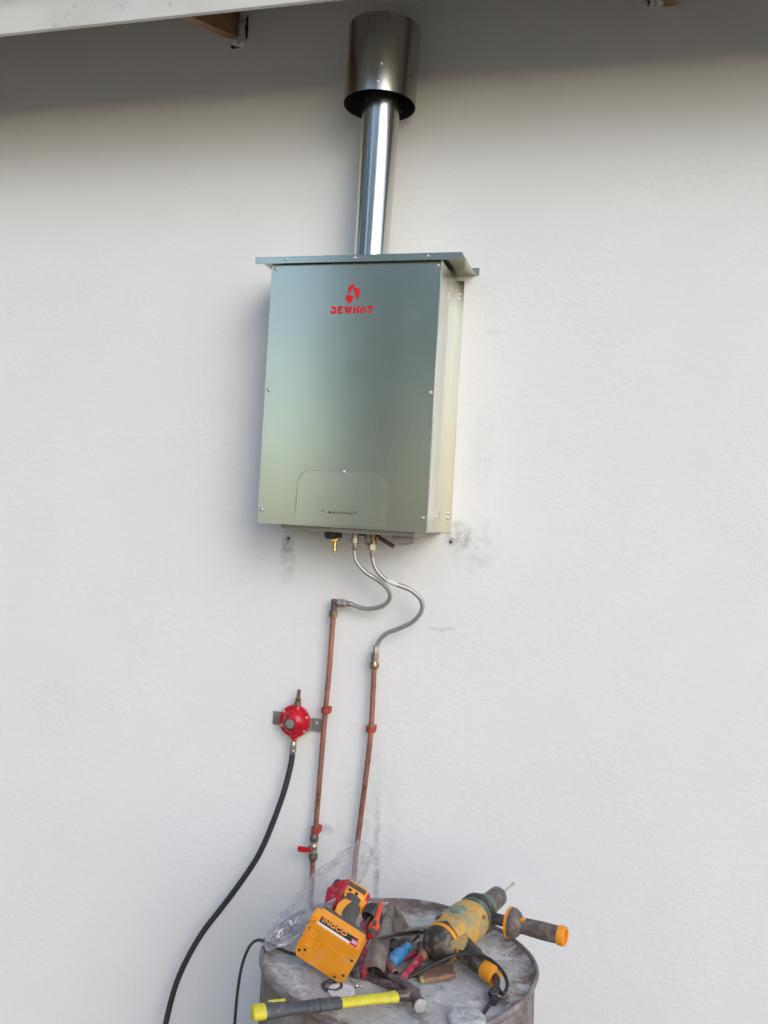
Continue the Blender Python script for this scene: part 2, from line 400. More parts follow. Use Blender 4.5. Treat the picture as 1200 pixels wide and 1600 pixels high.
# trees across the yard: off the picture, seen only as green in the polished steel
def tree_mass():
    bm = bmesh.new(); rnd = random.Random(3)
    for i in range(26):
        a = R(-172 + i*344/25) ; d = rnd.uniform(13, 18)
        ang = R(-76 + 160*i/25)
        cx, cy = math.sin(ang)*d*1.25, -2.4 - math.cos(ang)*d
        hh, rr = rnd.uniform(9.0, 12.5), rnd.uniform(1.7, 2.8)
        if i > 13: hh *= .12
        if i == 8: continue
        if i in (7, 9): rr *= .45
        lathe(bm, [(.16, 0), (.10, hh*.6), (.03, hh*.95)], (cx, cy, 0), (0, 0, 1), 6)
        for k in range(620):
            v = V(rnd.gauss(0, 1), rnd.gauss(0, 1), rnd.gauss(0, 1)).normalized()*rnd.uniform(.45, 1)**.6
            lump = 1 + .35*noise.noise(v*2.1 + V(i*3.1, 0, 0))
            p = V(cx + v.x*rr*lump, cy + v.y*rr*lump, hh*.56 + v.z*hh*.5*lump)
            if p.z < .05: p.z = rnd.uniform(.05, .6)
            u = V(rnd.gauss(0, 1), rnd.gauss(0, 1), rnd.gauss(0, 1)).normalized()*rnd.uniform(.17, .38); w = u.cross(v).normalized()*u.length*.6
            bm.faces.new([bm.verts.new(q) for q in (p-u, p-w, p+u, p+w)])
    o = build('tree_belt', bm, 'leaf', smooth=None); o['kind'] = 'stuff'; o['label'] = 'green trees across the yard, mirrored in the steel front'
tree_mass()

# ------------------------------------------------------------------ house: wall, roof edge, rafters
H = thing('house', 'white plastered house wall with a shaded roof eave and timber rafters', 'house')
wl = bmesh.new(); box(wl, (-7, 0, -.2), (6, .23, 3.75))
wall = build('wall', wl, 'wall', H, None)
tag(wall, 'white rough plaster wall with small black drilling smudges')
def ragged(cx, cz, w, h, seed, y0=-.006):
    bm = bmesh.new(); rnd = random.Random(seed); n = 18
    c = bm.verts.new((cx, y0, cz)); ring = []; ring2 = []
    for k in range(n):
        a = 2*math.pi*k/n; q = rnd.uniform(.7, 1.15)
        ring.append(bm.verts.new((cx+w*.75*q*math.cos(a), y0*rnd.uniform(.6, 1.5), cz+h*.75*q*math.sin(a))))
        ring2.append(bm.verts.new((cx+w*q*math.cos(a), .002, cz+h*q*math.sin(a))))
    for k in range(n):
        j = (k+1) % n; bm.faces.new((c, ring[k], ring[j])); bm.faces.new((ring[k], ring2[k], ring2[j], ring[j]))
    return bm
roof = build('roof', boxo((-7, -.44, 3.30), (6, .23, 3.301)), 'roof', H, None)
# sloped corrugated sheet in place of the flat stub
me = roof.data; bmr = bmesh.new(); slope = .343
cols = 520; prev = None
for i in range(cols+1):
    x = -7 + 13*i/cols; zz = .009*math.sin(x*2*math.pi/.076)
    a = bmr.verts.new((x, -.47, 3.20 + .112 - .47*slope + .02 + zz)); b = bmr.verts.new((x, 1.5, 3.20 + .112 + 1.5*slope + .02 + zz))
    if prev: bmr.faces.new((prev[0], a, b, prev[1]))
    prev = (a, b)
bmr.to_mesh(me); bmr.free()
fb = bmesh.new(); box(fb, (-7, -.402, 3.037), (6, -.389, 3.195), .0025)
build('fascia_board', fb, 'fascia', roof)
RS = [(-1.233, -1.199, 0), (.012, .037, -.030), (-2.44, -2.405, 0), (1.19, 1.226, 0), (2.40, 2.436, 0)]
for x0, x1, dz in RS:
    bm = bmesh.new()
    prism(bm, [(-.388, 3.20-.388*slope), (.20, 3.20+.20*slope), (.20, 3.31+.20*slope), (-.388, 3.31-.388*slope)], (x0, 0, dz), (0, 1, 0), (0, 0, 1), x1-x0)
    build('rafter', bevel_all(bm, .002), 'rafter', roof)
for (cx, cz, w, h, mt, sd) in [(-1.197, 3.185, .028, .018, 'plaster_patch', 3), (-1.184, 3.24, .009, .05, 'plaster_patch', 6), (-1.205, 3.172, .018, .007, 'gap', 4), (-1.172, 3.225, .006, .045, 'gap', 8),
                               (-.030, 3.21, .006, .036, 'gap', 14)]:
    p = build('plaster_patch' if mt == 'plaster_patch' else 'plaster_gap', ragged(cx, cz, w, h, sd, -.010 if mt == 'plaster_patch' else -.004), mt, wall, 60)

for hx_, hz_ in ((-.949, 1.7245), (-.4735, 1.7435)):
    build('drill_hole', latheo([(.0042, .0), (.0036, .0012), (.0028, .0012), (.0022, .0002), (0, .0002)], (hx_, 0, hz_), (0, -1, 0), 12), 'gap', wall)

bm = bmesh.new(); box(bm, (-.024, -.022, 3.169), (.011, .01, 3.33), .004)
bmesh.ops.subdivide_edges(bm, edges=bm.edges[:], cuts=5, use_grid_fill=True)
for v in bm.verts: v.co += V(noise.noise(v.co*70), 0, noise.noise(v.co*60+V(5, 2, 1)))*.006
build('plaster_patch', bm, 'plaster_white', wall, 50)

# ------------------------------------------------------------------ water heater cabinet
X0, X1, YF, ZB, ZT = -.9625, -.4985, -.197, 1.767, 2.467
WH = thing('water_heater', 'galvanised steel water heater cabinet with red logo on the white wall', 'water heater', (-.73, 0, ZB))
fp = boxo((X0, YF, ZB), (X1, YF+.0012, ZT), .0004, 1); front = build('front_panel', fp, 'galv', WH)
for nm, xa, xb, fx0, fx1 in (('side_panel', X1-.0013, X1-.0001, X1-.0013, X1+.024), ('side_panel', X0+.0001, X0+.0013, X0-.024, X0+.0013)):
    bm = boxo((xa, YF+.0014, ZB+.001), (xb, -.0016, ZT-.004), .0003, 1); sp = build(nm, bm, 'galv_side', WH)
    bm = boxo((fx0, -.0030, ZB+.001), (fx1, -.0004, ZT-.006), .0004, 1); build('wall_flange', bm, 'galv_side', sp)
# thin folded return along the right front edge
build('front_fold', boxo((X1-.0012, YF-.0012, ZB), (X1+.0018, YF+.006, ZT-.01), .0006, 1), 'edge', front)
PX0, PX1 = -1.007, -.444
tp = bmesh.new(); box(tp, (PX0, -.2085, 2.4755), (PX1, -.001, 2.477), .0003, 1)
top = build('rain_cover', tp, 'galv', WH)
build('front_lip', boxo((PX0, -.2095, 2.4590), (PX1, -.2080, 2.4772), .0005, 1), 'galv', top)
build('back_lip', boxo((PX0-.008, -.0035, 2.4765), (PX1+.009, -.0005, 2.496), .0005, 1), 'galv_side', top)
for s, xx in ((-1, PX0), (1, PX1)):
    pass
def screw_head(bm, p, n, r=.0046):
    lathe(bm, [(r*1.25, 0), (r*1.25, r*.18), (r*.95, r*.22), (r*.86, r*.55), (r*.5, r*.82), (0, r*.9)], p, n, 14)
    return bm
for x, z, par in [(-.951, 2.448, front), (-.507, 2.448, front), (-.9515, 2.124, front), (-.5085, 2.124, front), (-.952, 1.803, front), (-.509, 1.804, front), (-.728, 1.913, front)]:
    yy = YF - .0001 if z != 1.913 else YF-.0001
    build('screw', screw_head(bmesh.new(), (x, yy, z), (0, -1, 0)), 'screw', par)
for x in (-.917, -.7265, -.532):
    build('screw', screw_head(bmesh.new(), (x, -.2096, 2.4690), (0, -1, 0), .0042), 'screw', top)
for z in (2.425, 2.413, 1.822, 1.810):
    build('screw', screw_head(bmesh.new(), (-.4845, -.0031, z), (0, -1, 0), .0040), 'screw', WH)
# pressed panel: lighter plate with rounded top corners, its sheen painted in
def rounded(x0, x1, z0, z1, r, n=7):
    P = [(x0, z0), (x1, z0)]
    for k in range(n+1): a = math.pi/2*k/n; P.append((x1-r+r*math.cos(a), z1-r+r*math.sin(a)))
    for k in range(n+1): a = math.pi/2*(1+k/n); P.append((x0+r+r*math.cos(a), z1-r+r*math.sin(a)))
    return P
op = [(-.856, YF, 1.800), (-.854, YF, 1.850), (-.852, YF, 1.885), (-.840, YF, 1.906), (-.815, YF, 1.9145), (-.760, YF, 1.9155), (-.690, YF, 1.914), (-.640, YF, 1.911), (-.615, YF, 1.903), (-.604, YF, 1.886), (-.602, YF, 1.850), (-.603, YF, 1.815)]
bm = tubeo(op[:8], .0022, 12, 6, radii=lambda t: .0024-.0018*t); bmesh.ops.scale(bm, vec=(1, .12, 1), space=Matrix.Translation((0, -YF, 0)), verts=bm.verts); build('pressed_outline', bm, 'galv', front, 60)
bm = prismo(rounded(-.853, -.604, 1.775, 1.9135, .040), (0, YF-.0001, 0), (1, 0, 0), (0, 0, 1), .0003); build('pressed_sheen', bm, 'galv_sheen', front, 30)
# stencilled logo: three curved blades, and block lettering
blades = [[(-.17, .02), (-.30, .30), (-.28, .62), (-.05, .86), (.22, .97), (.42, .92), (.28, .80), (.38, .66), (.22, .58), (.06, .34), (-.10, .10)],
          [(.26, .62), (.62, .62), (.90, .52), (.96, .22), (.88, -.14), (.74, -.42), (.58, -.52), (.52, -.30), (.44, -.06), (.34, .24)],
          [(-.42, -.10), (-.26, -.04), (-.12, -.14), (.02, -.06), (.14, -.14), (.36, -.22), (.24, -.50), (.14, -.80), (-.06, -.92), (-.30, -.78), (-.46, -.50)]]
def flat_front(poly, cx, cz, s, name, mat, par, y=YF-.0006):
    bm = prismo([(x*s, z*s) for x, z in poly], (cx, y, cz), (1, 0, 0), (0, 0, 1), .0005); return build(name, bm, mat, par, None)
for b in blades: flat_front(b, -.7365, 2.3780, .0268, 'logo_blade', 'red_print', front)
LET = {'D': [[(.0, 0), (.5, 0), (.78, .2), (.78, .8), (.5, 1), (0, 1), (0, .72), (.46, .66), (.52, .5), (.46, .34), (.28, .30), (.0, .55)]],
       'E': [[(0, 0), (.75, 0), (.75, .24), (.3, .24), (.3, .4), (.68, .4), (.68, .62), (.3, .62), (.3, .76), (.75, .76), (.75, 1), (0, 1)]],
       'W': [[(0, 1), (.22, 0), (.48, 0), (.56, .42), (.64, 0), (.9, 0), (1.14, 1), (.88, 1), (.77, .42), (.66, 1), (.47, 1), (.37, .42), (.28, 1)]],
       'H': [[(0, 0), (.28, 0), (.28, .38), (.52, .38), (.52, 0), (.8, 0), (.8, 1), (.52, 1), (.52, .63), (.28, .63), (.28, 1), (0, 1)]],
       'O': [[(.36, 0), (.1, .1), (0, .3), (0, .7), (.1, .9), (.36, 1), (.36, .78), (.27, .62), (.27, .38), (.36, .22)], [(.48, 0), (.74, .1), (.84, .3), (.84, .7), (.74, .9), (.48, 1), (.48, .78), (.57, .62), (.57, .38), (.48, .22)]],
       'T': [[(.26, 0), (.56, 0), (.56, .74), (.82, .74), (.82, 1), (0, 1), (0, .74), (.26, .74)]]}
wd = {'D': .78, 'E': .75, 'W': 1.14, 'H': .8, 'O': .84, 'T': .82}
totw = sum(wd[c] for c in 'DEWHOT') + .17*5; sc = .116/totw; xx = -.788
for ch in 'DEWHOT':
    for poly in LET[ch]:
        bm = prismo([(x*sc, z*.0195) for x, z in poly], (xx, YF-.0006, 2.3265), (1, 0, 0), (0, 0, 1), .0005); build('letter', bm, 'red_print', front, None)
    xx += (wd[ch]+.17)*sc
# worn, unreadable line of small print
rnd = random.Random(5); bm = bmesh.new(); x = -.765
box(bm, (-.783, YF-.0009, 1.8085), (-.777, YF+.0004, 1.8100)); box(bm, (-.7775, YF-.0009, 1.8065), (-.774, YF+.0004, 1.8082)); box(bm, (-.690, YF-.0009, 1.8065), (-.686, YF+.0004, 1.8095))
for grp in (6, 3, 4, 5):
    for k in range(grp):
        w_ = rnd.uniform(.0018, .0034); h_ = rnd.uniform(.0042, .0066); z_ = 1.8065 - rnd.uniform(0, .0010)
        box(bm, (x, YF-.0009, z_-h_/2), (x+w_*.5, YF+.0004, z_+h_/2))
        if rnd.random() < .6: box(bm, (x+w_*.4, YF-.0008, z_+(h_*.2 if rnd.random() < .5 else -h_*.45)), (x+w_, YF+.0004, z_+(h_*.45 if rnd.random() < .5 else -h_*.1)+.001))
        x += w_ + .0009
    x += .0030
o = build('small_print', bm, 'black_print', front, None)
# the heater's own white base with its connections
base = build('inner_case', boxo((-.905, -.168, 1.7545), (-.535, -.02, 1.83), .003), 'white_case', WH)
bm = bmesh.new(); lathe(bm, [(.019, 0), (.019, .012), (.016, .018), (.010, .020)], (-.780, -.115, 1.7535), (0, 0, -1), 20); box(bm, (-.768, -.125, 1.738), (-.752, -.105, 1.7535), .002)
build('igniter_knob', bm, 'black_plastic', WH)
bm = bmesh.new(); nut(bm, (-.7715, -.105, 1.744), (0, 0, -1), .0125, .015); lathe(bm, [(.0075, .014), (.0075, .019), (.0062, .020), (.0072, .026), (.0055, .027), (.0068, .033), (.0052, .034), (.0064, .041), (.0045, .044)], (-.7715, -.105, 1.744), (0, 0, -1), 16)
build('gas_inlet', bm, 'brass', WH)
bm = bmesh.new(); lathe(bm, [(.009, 0), (.009, .012)], (-.716, -.10, 1.7525), (0, 0, -1), 16); build('water_outlet', bm, 'nickel', WH)
bm = bmesh.new()
lathe(bm, [(.011, 0), (.011, .014), (.009, .016), (.009, .03)], (-.664, -.10, 1.7525), (0, 0, -1), 16)
for dx, dz in ((-.017, -.010), (.015, -.008), (-.014, -.024), (.0, -.012)): lathe(bm, [(.0045, 0), (.0055, .004), (.0055, .012), (.003, .014)], (-.664+dx, -.108, 1.7525+dz), (0, -1, 0), 10)
build('water_inlet', bm, 'brass_dull', WH)
bm = bmesh.new(); box(bm, (-.028, -.006, -.005), (.028, .006, .005), .002); bmesh.ops.transform(bm, matrix=Matrix.Translation((-.628, -.112, 1.737)) @ Matrix.Rotation(R(28), 4, 'Y'), verts=bm.verts)
build('tap_lever', bm, 'rust_lever', WH)
bm = boxo((-.607, -.135, 1.735), (-.545, -.09, 1.7535), .002); box(bm, (-.59, -.13, 1.730), (-.563, -.10, 1.736), .001); build('drain_block', bm, 'grey_plastic', WH)
bm = bmesh.new(); lathe(bm, [(.012, 0), (.012, .004)], (-.690, -.12, 1.7527), (0, 0, -1), 14); build('blanking_plug', bm, 'black_plastic', WH)

# ------------------------------------------------------------------ flue
FX, FY = -.7165, -.10
FL = thing('flue', 'shiny round steel flue with a wide open-bottomed cowl above the heater', 'flue', (FX, FY, 2.477))
bm = latheo([(.0468, 0), (.0472, .12), (.0500, .35), (.0520, .455), (.0520, .60)], (FX, FY, 2.4775), (.012, 0, 1), 48, False, True); build('flue_pipe', bm, 'flue', FL)
bm = latheo([(.0500, 0), (.0500, .004), (.0480, .005)], (FX, FY, 2.4775), (0, 0, 1), 40, False, False); build('base_collar', bm, 'galv_side', FL)
cz0, cz1, crr = 2.914, 3.121, .0975; cx = FX
bm = latheo([(crr, 0), (crr, cz1-cz0-.002), (crr-.003, cz1-cz0), (0, cz1-cz0+.001)], (cx, FY, cz0), (.012, 0, 1), 64, False, False); cowl = build('cowl', bm, 'cowl', FL)
bm = latheo([(crr-.0005, 0.0), (crr-.0018, .0005), (crr-.0018, .18), (.0525, .18)], (cx, FY, cz0), (.012, 0, 1), 64, False, False); build('cowl_lining', bm, 'cowl_in', cowl)
for ang, z in ((-78, 2.936), (-74, 2.983), (-20, 2.975)):
    a = R(ang); n = V(math.cos(a), math.sin(a), 0); bm = screw_head(bmesh.new(), V(cx, FY, z)+n*(crr-.0003)+V(.012*(z-cz0), 0, 0), n, .0036); build('rivet', bm, 'screw' if ang != -20 else 'black_plastic', cowl)
for ang in (70, 100, 190, 215):
    a = R(ang); n = V(-math.cos(a), -math.sin(a), 0); bm = screw_head(bmesh.new(), V(cx, FY, 2.938)-n*(crr-.0020), n, .0034); build('rivet', bm, 'screw', cowl)
for k in range(3):
    a = R(30+120*k); d = V(math.cos(a), math.sin(a), 0); bm = tubeo([V(cx, FY, 3.03)+d*.05, V(cx, FY, 3.03)+d*.096], .004, 8, 2); build('spacer', bm, 'cowl_in', cowl)

# ------------------------------------------------------------------ braided hoses
def hose_end(bm, p, d, r=.0105, h=.016):
    nut(bm, p, d, r, h); u = Vector(d).normalized(); lathe(bm, [(.0078, 0), (.0078, .017), (.0070, .019)], Vector(p)+u*h, d, 16); return bm
BH1 = thing('braided_hose', 'braided steel hose curving left from heater to the pipe elbow', 'hose', (-.716, -.1, 1.55), group='braided water hoses')
p1 = [(-.716, -.10, 1.728), (-.7155, -.10, 1.700), (-.708, -.10, 1.676), (-.682, -.098, 1.650), (-.645, -.088, 1.628), (-.622, -.075, 1.605), (-.621, -.062, 1.580), (-.645, -.050, 1.557), (-.690, -.038, 1.545), (-.730, -.032, 1.551), (-.752, -.031, 1.554)]
build('hose', tubeo(p1, .0062, 14, 12), 'braid', BH1)
build('nut', hose_end(bmesh.new(), (-.716, -.10, 1.742), (0, 0, -1)), 'nickel', BH1); build('nut', hose_end(bmesh.new(), (-.772, -.030, 1.555), (1, 0, -.05), .0115, .018), 'nickel', BH1)
BH2 = thing('braided_hose', 'longer braided steel hose with silver tag, looping right above right copper pipe', 'hose', (-.66, -.05, 1.43), group='braided water hoses')
p2 = [(-.664, -.105, 1.715), (-.662, -.105, 1.688), (-.651, -.105, 1.661), (-.626, -.106, 1.637), (-.592, -.102, 1.624), (-.556, -.088, 1.610), (-.531, -.072, 1.585), (-.530, -.062, 1.556), (-.553, -.054, 1.524), (-.594, -.046, 1.500), (-.631, -.038, 1.482), (-.653, -.033, 1.455), (-.660, -.031, 1.425)]
build('hose', tubeo(p2, .0064, 14, 12), 'braid', BH2)
build('nut', hose_end(bmesh.new(), (-.664, -.105, 1.728), (0, 0, -1), .0135, .017), 'nickel', BH2); build('nut', hose_end(bmesh.new(), (-.6615, -.031, 1.406), (.03, 0, 1), .0125, .020), 'nickel', BH2)
build('tag', tubeo([(-.618, -.1055, 1.6330), (-.604, -.104, 1.6285), (-.590, -.1015, 1.6232)], .0071, 14, 4), 'tag', BH2)

# ------------------------------------------------------------------ copper pipes, clamps, valve
CP1 = thing('copper_pipe', 'left copper pipe with elbow fitting at its top and a red-lever valve', 'pipe', (-.815, -.03, 0), group='copper pipes down the wall')
build('tube', tubeo([(-.789, -.03, 1.535), (-.7925, -.03, 1.35), (-.7965, -.03, 1.25), (-.8055, -.03, .93), (-.808, -.03, .885)], .0076, 18, 6), 'copper', CP1)
build('tube', tubeo([(-.8085, -.03, .838), (-.8075, -.03, .74), (-.812, -.03, .40), (-.815, -.03, .02)], .0076, 18, 6), 'copper_old', CP1)
bm = bmesh.new(); nut(bm, (-.7893, -.03, 1.513), (.01, 0, 1), .0130, .018); build('compression_nut', bm, 'brass_dull', CP1)
bm = bmesh.new(); lathe(bm, [(.0088, 0), (.0088, .024), (.0095, .026), (.0095, .031), (.007, .033)], (-.789, -.03, 1.531), (.01, 0, 1), 18); lathe(bm, [(.0088, 0), (.0088, .012)], (-.789, -.03, 1.555), (1, 0, 0), 18); build('elbow', bm, 'steel_dark', CP1)
bm = bmesh.new(); nut(bm, (-.779, -.03, 1.555), (1, 0, 0), .0125, .009); build('compression_nut', bm, 'nickel', CP1)
CP2 = thing('copper_pipe', 'right copper pipe running down behind the plastic bag', 'pipe', (-.70, -.03, 0), group='copper pipes down the wall')
build('tube', tubeo([(-.662, -.03, 1.392), (-.661, -.03, 1.215), (-.668, -.03, 1.08), (-.683, -.03, .875), (-.6875, -.03, .75), (-.697, -.03, .4), (-.70, -.03, .02)], .0076, 18, 6), 'copper', CP2)
bm = bmesh.new(); lathe(bm, [(.0085, 0), (.0125, .004), (.0135, .009), (.0135, .014), (.0115, .019), (.0105, .022)], (-.662, -.03, 1.380), (0, 0, 1), 20); build('compression_nut', bm, 'brass_dull', CP2)
bm = bmesh.new(); nut(bm, (-.6618, -.03, 1.401), (0, 0, 1), .0110, .006); build('compression_body', bm, 'nickel', CP2)
def clamp(x, z, label, lean=0):
    t = thing('pipe_clamp', label, 'pipe clamp', (x, -.0, z), group='red plastic pipe clamps')
    bm = bmesh.new(); a0 = R(-62)
    prof = [(math.cos(a)*rr, math.sin(a)*rr) for rr, rg in ((.0118, range(0, 25)),) for a in [R(40+260*k/24) for k in rg]]
    inn = [(math.cos(R(300-260*k/24))*.0078, math.sin(R(300-260*k/24))*.0078) for k in range(25)]
    bm = prismo([(px_, py_) for px_, py_ in prof+inn], (x, -.03, z-.0075), (0, 1, 0), (-1, 0, 0), .015)
    build('ring', bm, 'clamp', t)
    bm = boxo((x-.0095, -.020, z-.0078), (x+.0095, .001, z+.0078), .0015); box(bm, (x+.0078, -.036, z-.0078), (x+.0125, -.014, z+.0078), .0012); box(bm, (x-.0125, -.032, z-.0078), (x-.0078, -.014, z+.0078), .0012); build('saddle', bm, 'clamp', t)
clamp(-.7965, 1.251, 'red pipe clamp on the left pipe beside the red regulator')
clamp(-.8062, .914, 'red pipe clamp on the left pipe just above the valve')
clamp(-.6625, 1.214, 'red pipe clamp on the right copper pipe')
VL = thing('ball_valve', 'small nickel ball valve with red lever on the left copper pipe', 'valve', (-.808, -.03, .838))
bm = bmesh.new(); lathe(bm, [(.0085, .828), (.0125, .833), (.0135, .837), (.0135, .846), (.0125, .850)], (-.8083, -.03, 0), (0, 0, 1), 8); build('lower_nut', bm, 'steel_dark', VL)
bm = bmesh.new(); lathe(bm, [(.0085, .905), (.0120, .900), (.0130, .896), (.0130, .889), (.0115, .884)], (-.8083, -.03, 0), (0, 0, 1), 8); build('upper_nut', bm, 'steel_dark', VL)
bm = bmesh.new(); lathe(bm, [(.0110, .850), (.0105, .857), (.0075, .859), (.0105, .862), (.0115, .868), (.0105, .874), (.0080, .877), (.0110, .880), (.0110, .884)], (-.8083, -.03, 0), (0, 0, 1), 18); lathe(bm, [(.0055, 0), (.0055, .018)], (-.8083, -.03, .868), (-.4, -1, 0), 12); build('valve_body', bm, 'nickel', VL)
bm = bmesh.new(); prism(bm, [(-.034, -.004), (-.030, -.0075), (-.012, -.0075), (.004, -.004), (.005, .004), (-.010, .0065), (-.033, .006)], (-.812, -.052, .866), (1, 0, .0), (0, 0, 1), .007); build('lever', bevel_all(bm, .0012), 'red_lever', VL)

# ------------------------------------------------------------------ gas regulator and hose
RX, RZ = -.886, 1.211
GR = thing('gas_regulator', 'round red gas regulator on a zinc bracket beside the left copper pipe', 'regulator', (RX, 0, RZ))
bm = boxo((-.963, -.0045, 1.188), (-.905, -.0015, 1.226), .0008); build('bracket', bm, 'bracket', GR)
bm = bmesh.new(); prism(bm, [(-.030, 0), (-.024, -.002), (.026, -.002), (.033, .011), (.067, .011), (.067, .0135), (.031, .0135), (.025, .0), (-.030, .002)], (RX+.012, -.018, 1.184), (1, 0, 0), (0, 1, 0), .036); br = build('bracket', bm, 'bracket', GR)
build('screw', screw_head(bmesh.new(), (-.828, -.0072, 1.207), (0, -1, 0), .004), 'screw', GR)
bm = bmesh.new(); lathe(bm, [(.030, .012), (.034, .020), (.0445, .0235), (.0455, .025), (.0455, .034), (.0445, .036), (.0360, .0362), (.0345, .040), (.0310, .047), (.0250, .053), (.0190, .056), (.0170, .057), (.0165, .066), (.0155, .068), (.0, .068)], (RX, 0, RZ), (0, -1, 0), 40)
lathe(bm, [(.011, 0), (.011, .048), (.0095, .050)], (RX+.001, -.032, RZ), (0, 0, -1), 18); lathe(bm, [(.011, 0), (.011, .043), (.0095, .045)], (RX+.004, -.03, RZ), (.05, 0, 1), 18)
build('body', bm, 'red_paint', GR)
build('cap_ring', latheo([(.0150, .067), (.0150, .070), (.0135, .0705), (.0132, .067)], (RX, 0, RZ), (0, -1, 0), 30, False, False), 'black_plastic', GR)
build('cap', latheo([(.0130, .066), (.0130, .071), (.0120, .0722), (0, .0724)], (RX, 0, RZ), (0, -1, 0), 30), 'grey_cap', GR)
for k in range(6):
    a = R(22+60*k); p = V(RX+.0402*math.cos(a), -.0358, RZ+.0402*math.sin(a)); build('screw', screw_head(bmesh.new(), p, (0, -1, 0), .0036), 'copper_cut', GR)
bm = bmesh.new(); nut(bm, (RX+.0055, -.03, RZ+.045), (.06, 0, 1), .0105, .012); lathe(bm, [(.007, .011), (.007, .015), (.0085, .017), (.0085, .020), (.005, .022), (.0058, .029), (.0045, .030), (.0056, .037), (.0042, .038), (.0054, .043), (.0030, .046)], (RX+.0055, -.03, RZ+.045), (.06, 0, 1), 16); build('barb_outlet', bm, 'brass_dull', GR)
bm = bmesh.new(); nut(bm, (RX+.001, -.032, RZ-.046), (0, 0, -1), .0095, .010); build('inlet_nut', bm, 'brass', GR)
GH = thing('gas_hose', 'black rubber gas hose drooping left from the regulator to the ground', 'hose', (-1.2, -.15, 0))
bm = latheo([(.0075, 0), (.0095, .003), (.0095, .020), (.0088, .022), (.0095, .024), (.0095, .034), (.008, .036)], (RX+.001, -.033, RZ-.056), (-.02, -.02, -1), 18); build('ferrule', bm, 'nickel', GH)
build('hose', tubeo([(RX+.000, -.0335, RZ-.075), (RX-.001, -.036, RZ-.115), (-.899, -.045, 1.02), (-.925, -.055, .925), (-.958, -.062, .835), (-1.003, -.068, .755), (-1.055, -.075, .675), (-1.105, -.085, .600), (-1.145, -.095, .520), (-1.172, -.105, .440), (-1.186, -.12, .345), (-1.195, -.14, .22), (-1.20, -.16, .02)], .0082, 16, 8), 'hose', GH)

# ------------------------------------------------------------------ steel drum
DX, DY, DR, DZ = -.426, -.56, .2885, .880
DZT = .868
DM = thing('steel_drum', 'dented rusty steel drum with dirty grey lid, used as a tool stand', 'drum', (DX, DY, 0))
def dent(x, y, z):
    p = V(x*3.2, y*3.2, z*3.2); q = V(x*9, y*9, z*9)
    return V(noise.noise(p), noise.noise(p+V(7, 1, 3)), noise.noise(p+V(2, 9, 5)))*.013 + V(noise.noise(q), noise.noise(q+V(4, 4, 1)), noise.noise(q+V(1, 8, 5)))*.0052
def drum_ring(bm, prof, seg=120):
    rings = []
    for r, z in prof:
        row = []
        for k in range(seg):
            a = 2*math.pi*k/seg; x, y = r*math.cos(a), r*math.sin(a)
            d = dent(x, y, z*.7); row.append(bm.verts.new((x+d.x, y+d.y, z+d.z*.6)))
        rings.append(row)
    for A, B in zip(rings, rings[1:]):
        for k in range(seg): j = (k+1) % seg; bm.faces.new((A[k], A[j], B[j], B[k]))
    return rings
bm = bmesh.new(); pr = [(DR-.004, 0)]
for i in range(1, 41):
    z = .868*i/41; r = DR-.006
    for hz in (.29, .58): r += .012*math.exp(-((z-hz)/.012)**2)
    pr.append((r, z))
drum_ring(bm, pr+[(DR-.006, .868)]); build('shell', bm, 'drum_side', DM, 60, True)
bm = bmesh.new(); drum_ring(bm, [(DR-.006, .862), (DR-.001, .864), (DR+.001, .868), (DR+.001, .874), (DR-.001, .877), (DR-.004, .878), (DR-.007, .876), (DR-.009, .868)]); build('rim', bm, 'drum_side', DM, 60, True)
bm = bmesh.new(); prl = [(DR-.008, .871), (DR-.014, DZT), (DR-.022, DZT-.002)] + [((DR-.022)*(1-i/30), DZT-.002+.004*math.sin(i/30*math.pi/2)*.6) for i in range(1, 30)]
rg = drum_ring(bm, prl); c = bm.verts.new((0, 0, DZT)); last = rg[-1]
for k in range(len(last)): bm.faces.new((last[k], last[(k+1) % len(last)], c))
build('lid', bm, 'drum_top', DM, 60, True)
def bung(x, y, r, mt):
    bm = latheo([(r*1.35, -.001), (r*1.3, .004), (r, .0045), (r*.95, .002), (r*.62, .0015), (r*.55, .0065), (r*.3, .0065), (r*.28, .003), (0, .003)], (x, y, DZT-.001), (0, 0, 1), 28); return build('bung', bm, mt, DM)
bung(-.568, -.756, .020, 'drum_top')
bm = latheo([(.036, -.001), (.035, .008), (.030, .012), (.018, .013), (0, .012)], (-.246, -.737, DZT), (0, 0, 1), 26)
for v in bm.verts: v.co += V(noise.noise(v.co*60), noise.noise(v.co*60+V(3, 3, 3)), noise.noise(v.co*70+V(9, 1, 1)))*.002
build('bung', bm, 'mortar', DM)

# ------------------------------------------------------------------ cordless drill
CD = thing('cordless_drill', 'orange and grey cordless drill with big orange battery, lying on the drum', 'drill', (-.5325, -.7180, .9385), ((.9035, .0781, -.4214), (-.0021, .984, .1779), (.4286, -.1598, .8892)))
bp = [(-.0585, -.036), (-.0510, -.0490), (.0480, -.0490), (.0575, -.038), (.0585, .028), (.0510, .0385), (-.0480, .0385), (-.0510, .034), (-.0585, .030)]
def prism_y(poly, y0, y1): return prismo(poly, (0, y1, 0), (1, 0, 0), (0, 0, 1), y1-y0)
bat = build('battery', bevel_all(prism_y(bp, 0, .052), .003, 3), 'orange', CD, 40, True)
build('battery_recess', boxo((-.016, -.0006, -.038), (.034, .0008, .012), .0004, 1), 'orange', bat, 40, True)
for z in (-.014, -.008, -.002, .004, .010, .016, .022): build('rib', boxo((-.0545, -.0016, z-.0012), (-.034, .001, z+.0012), .0007, 1), 'orange', bat, 40, True)
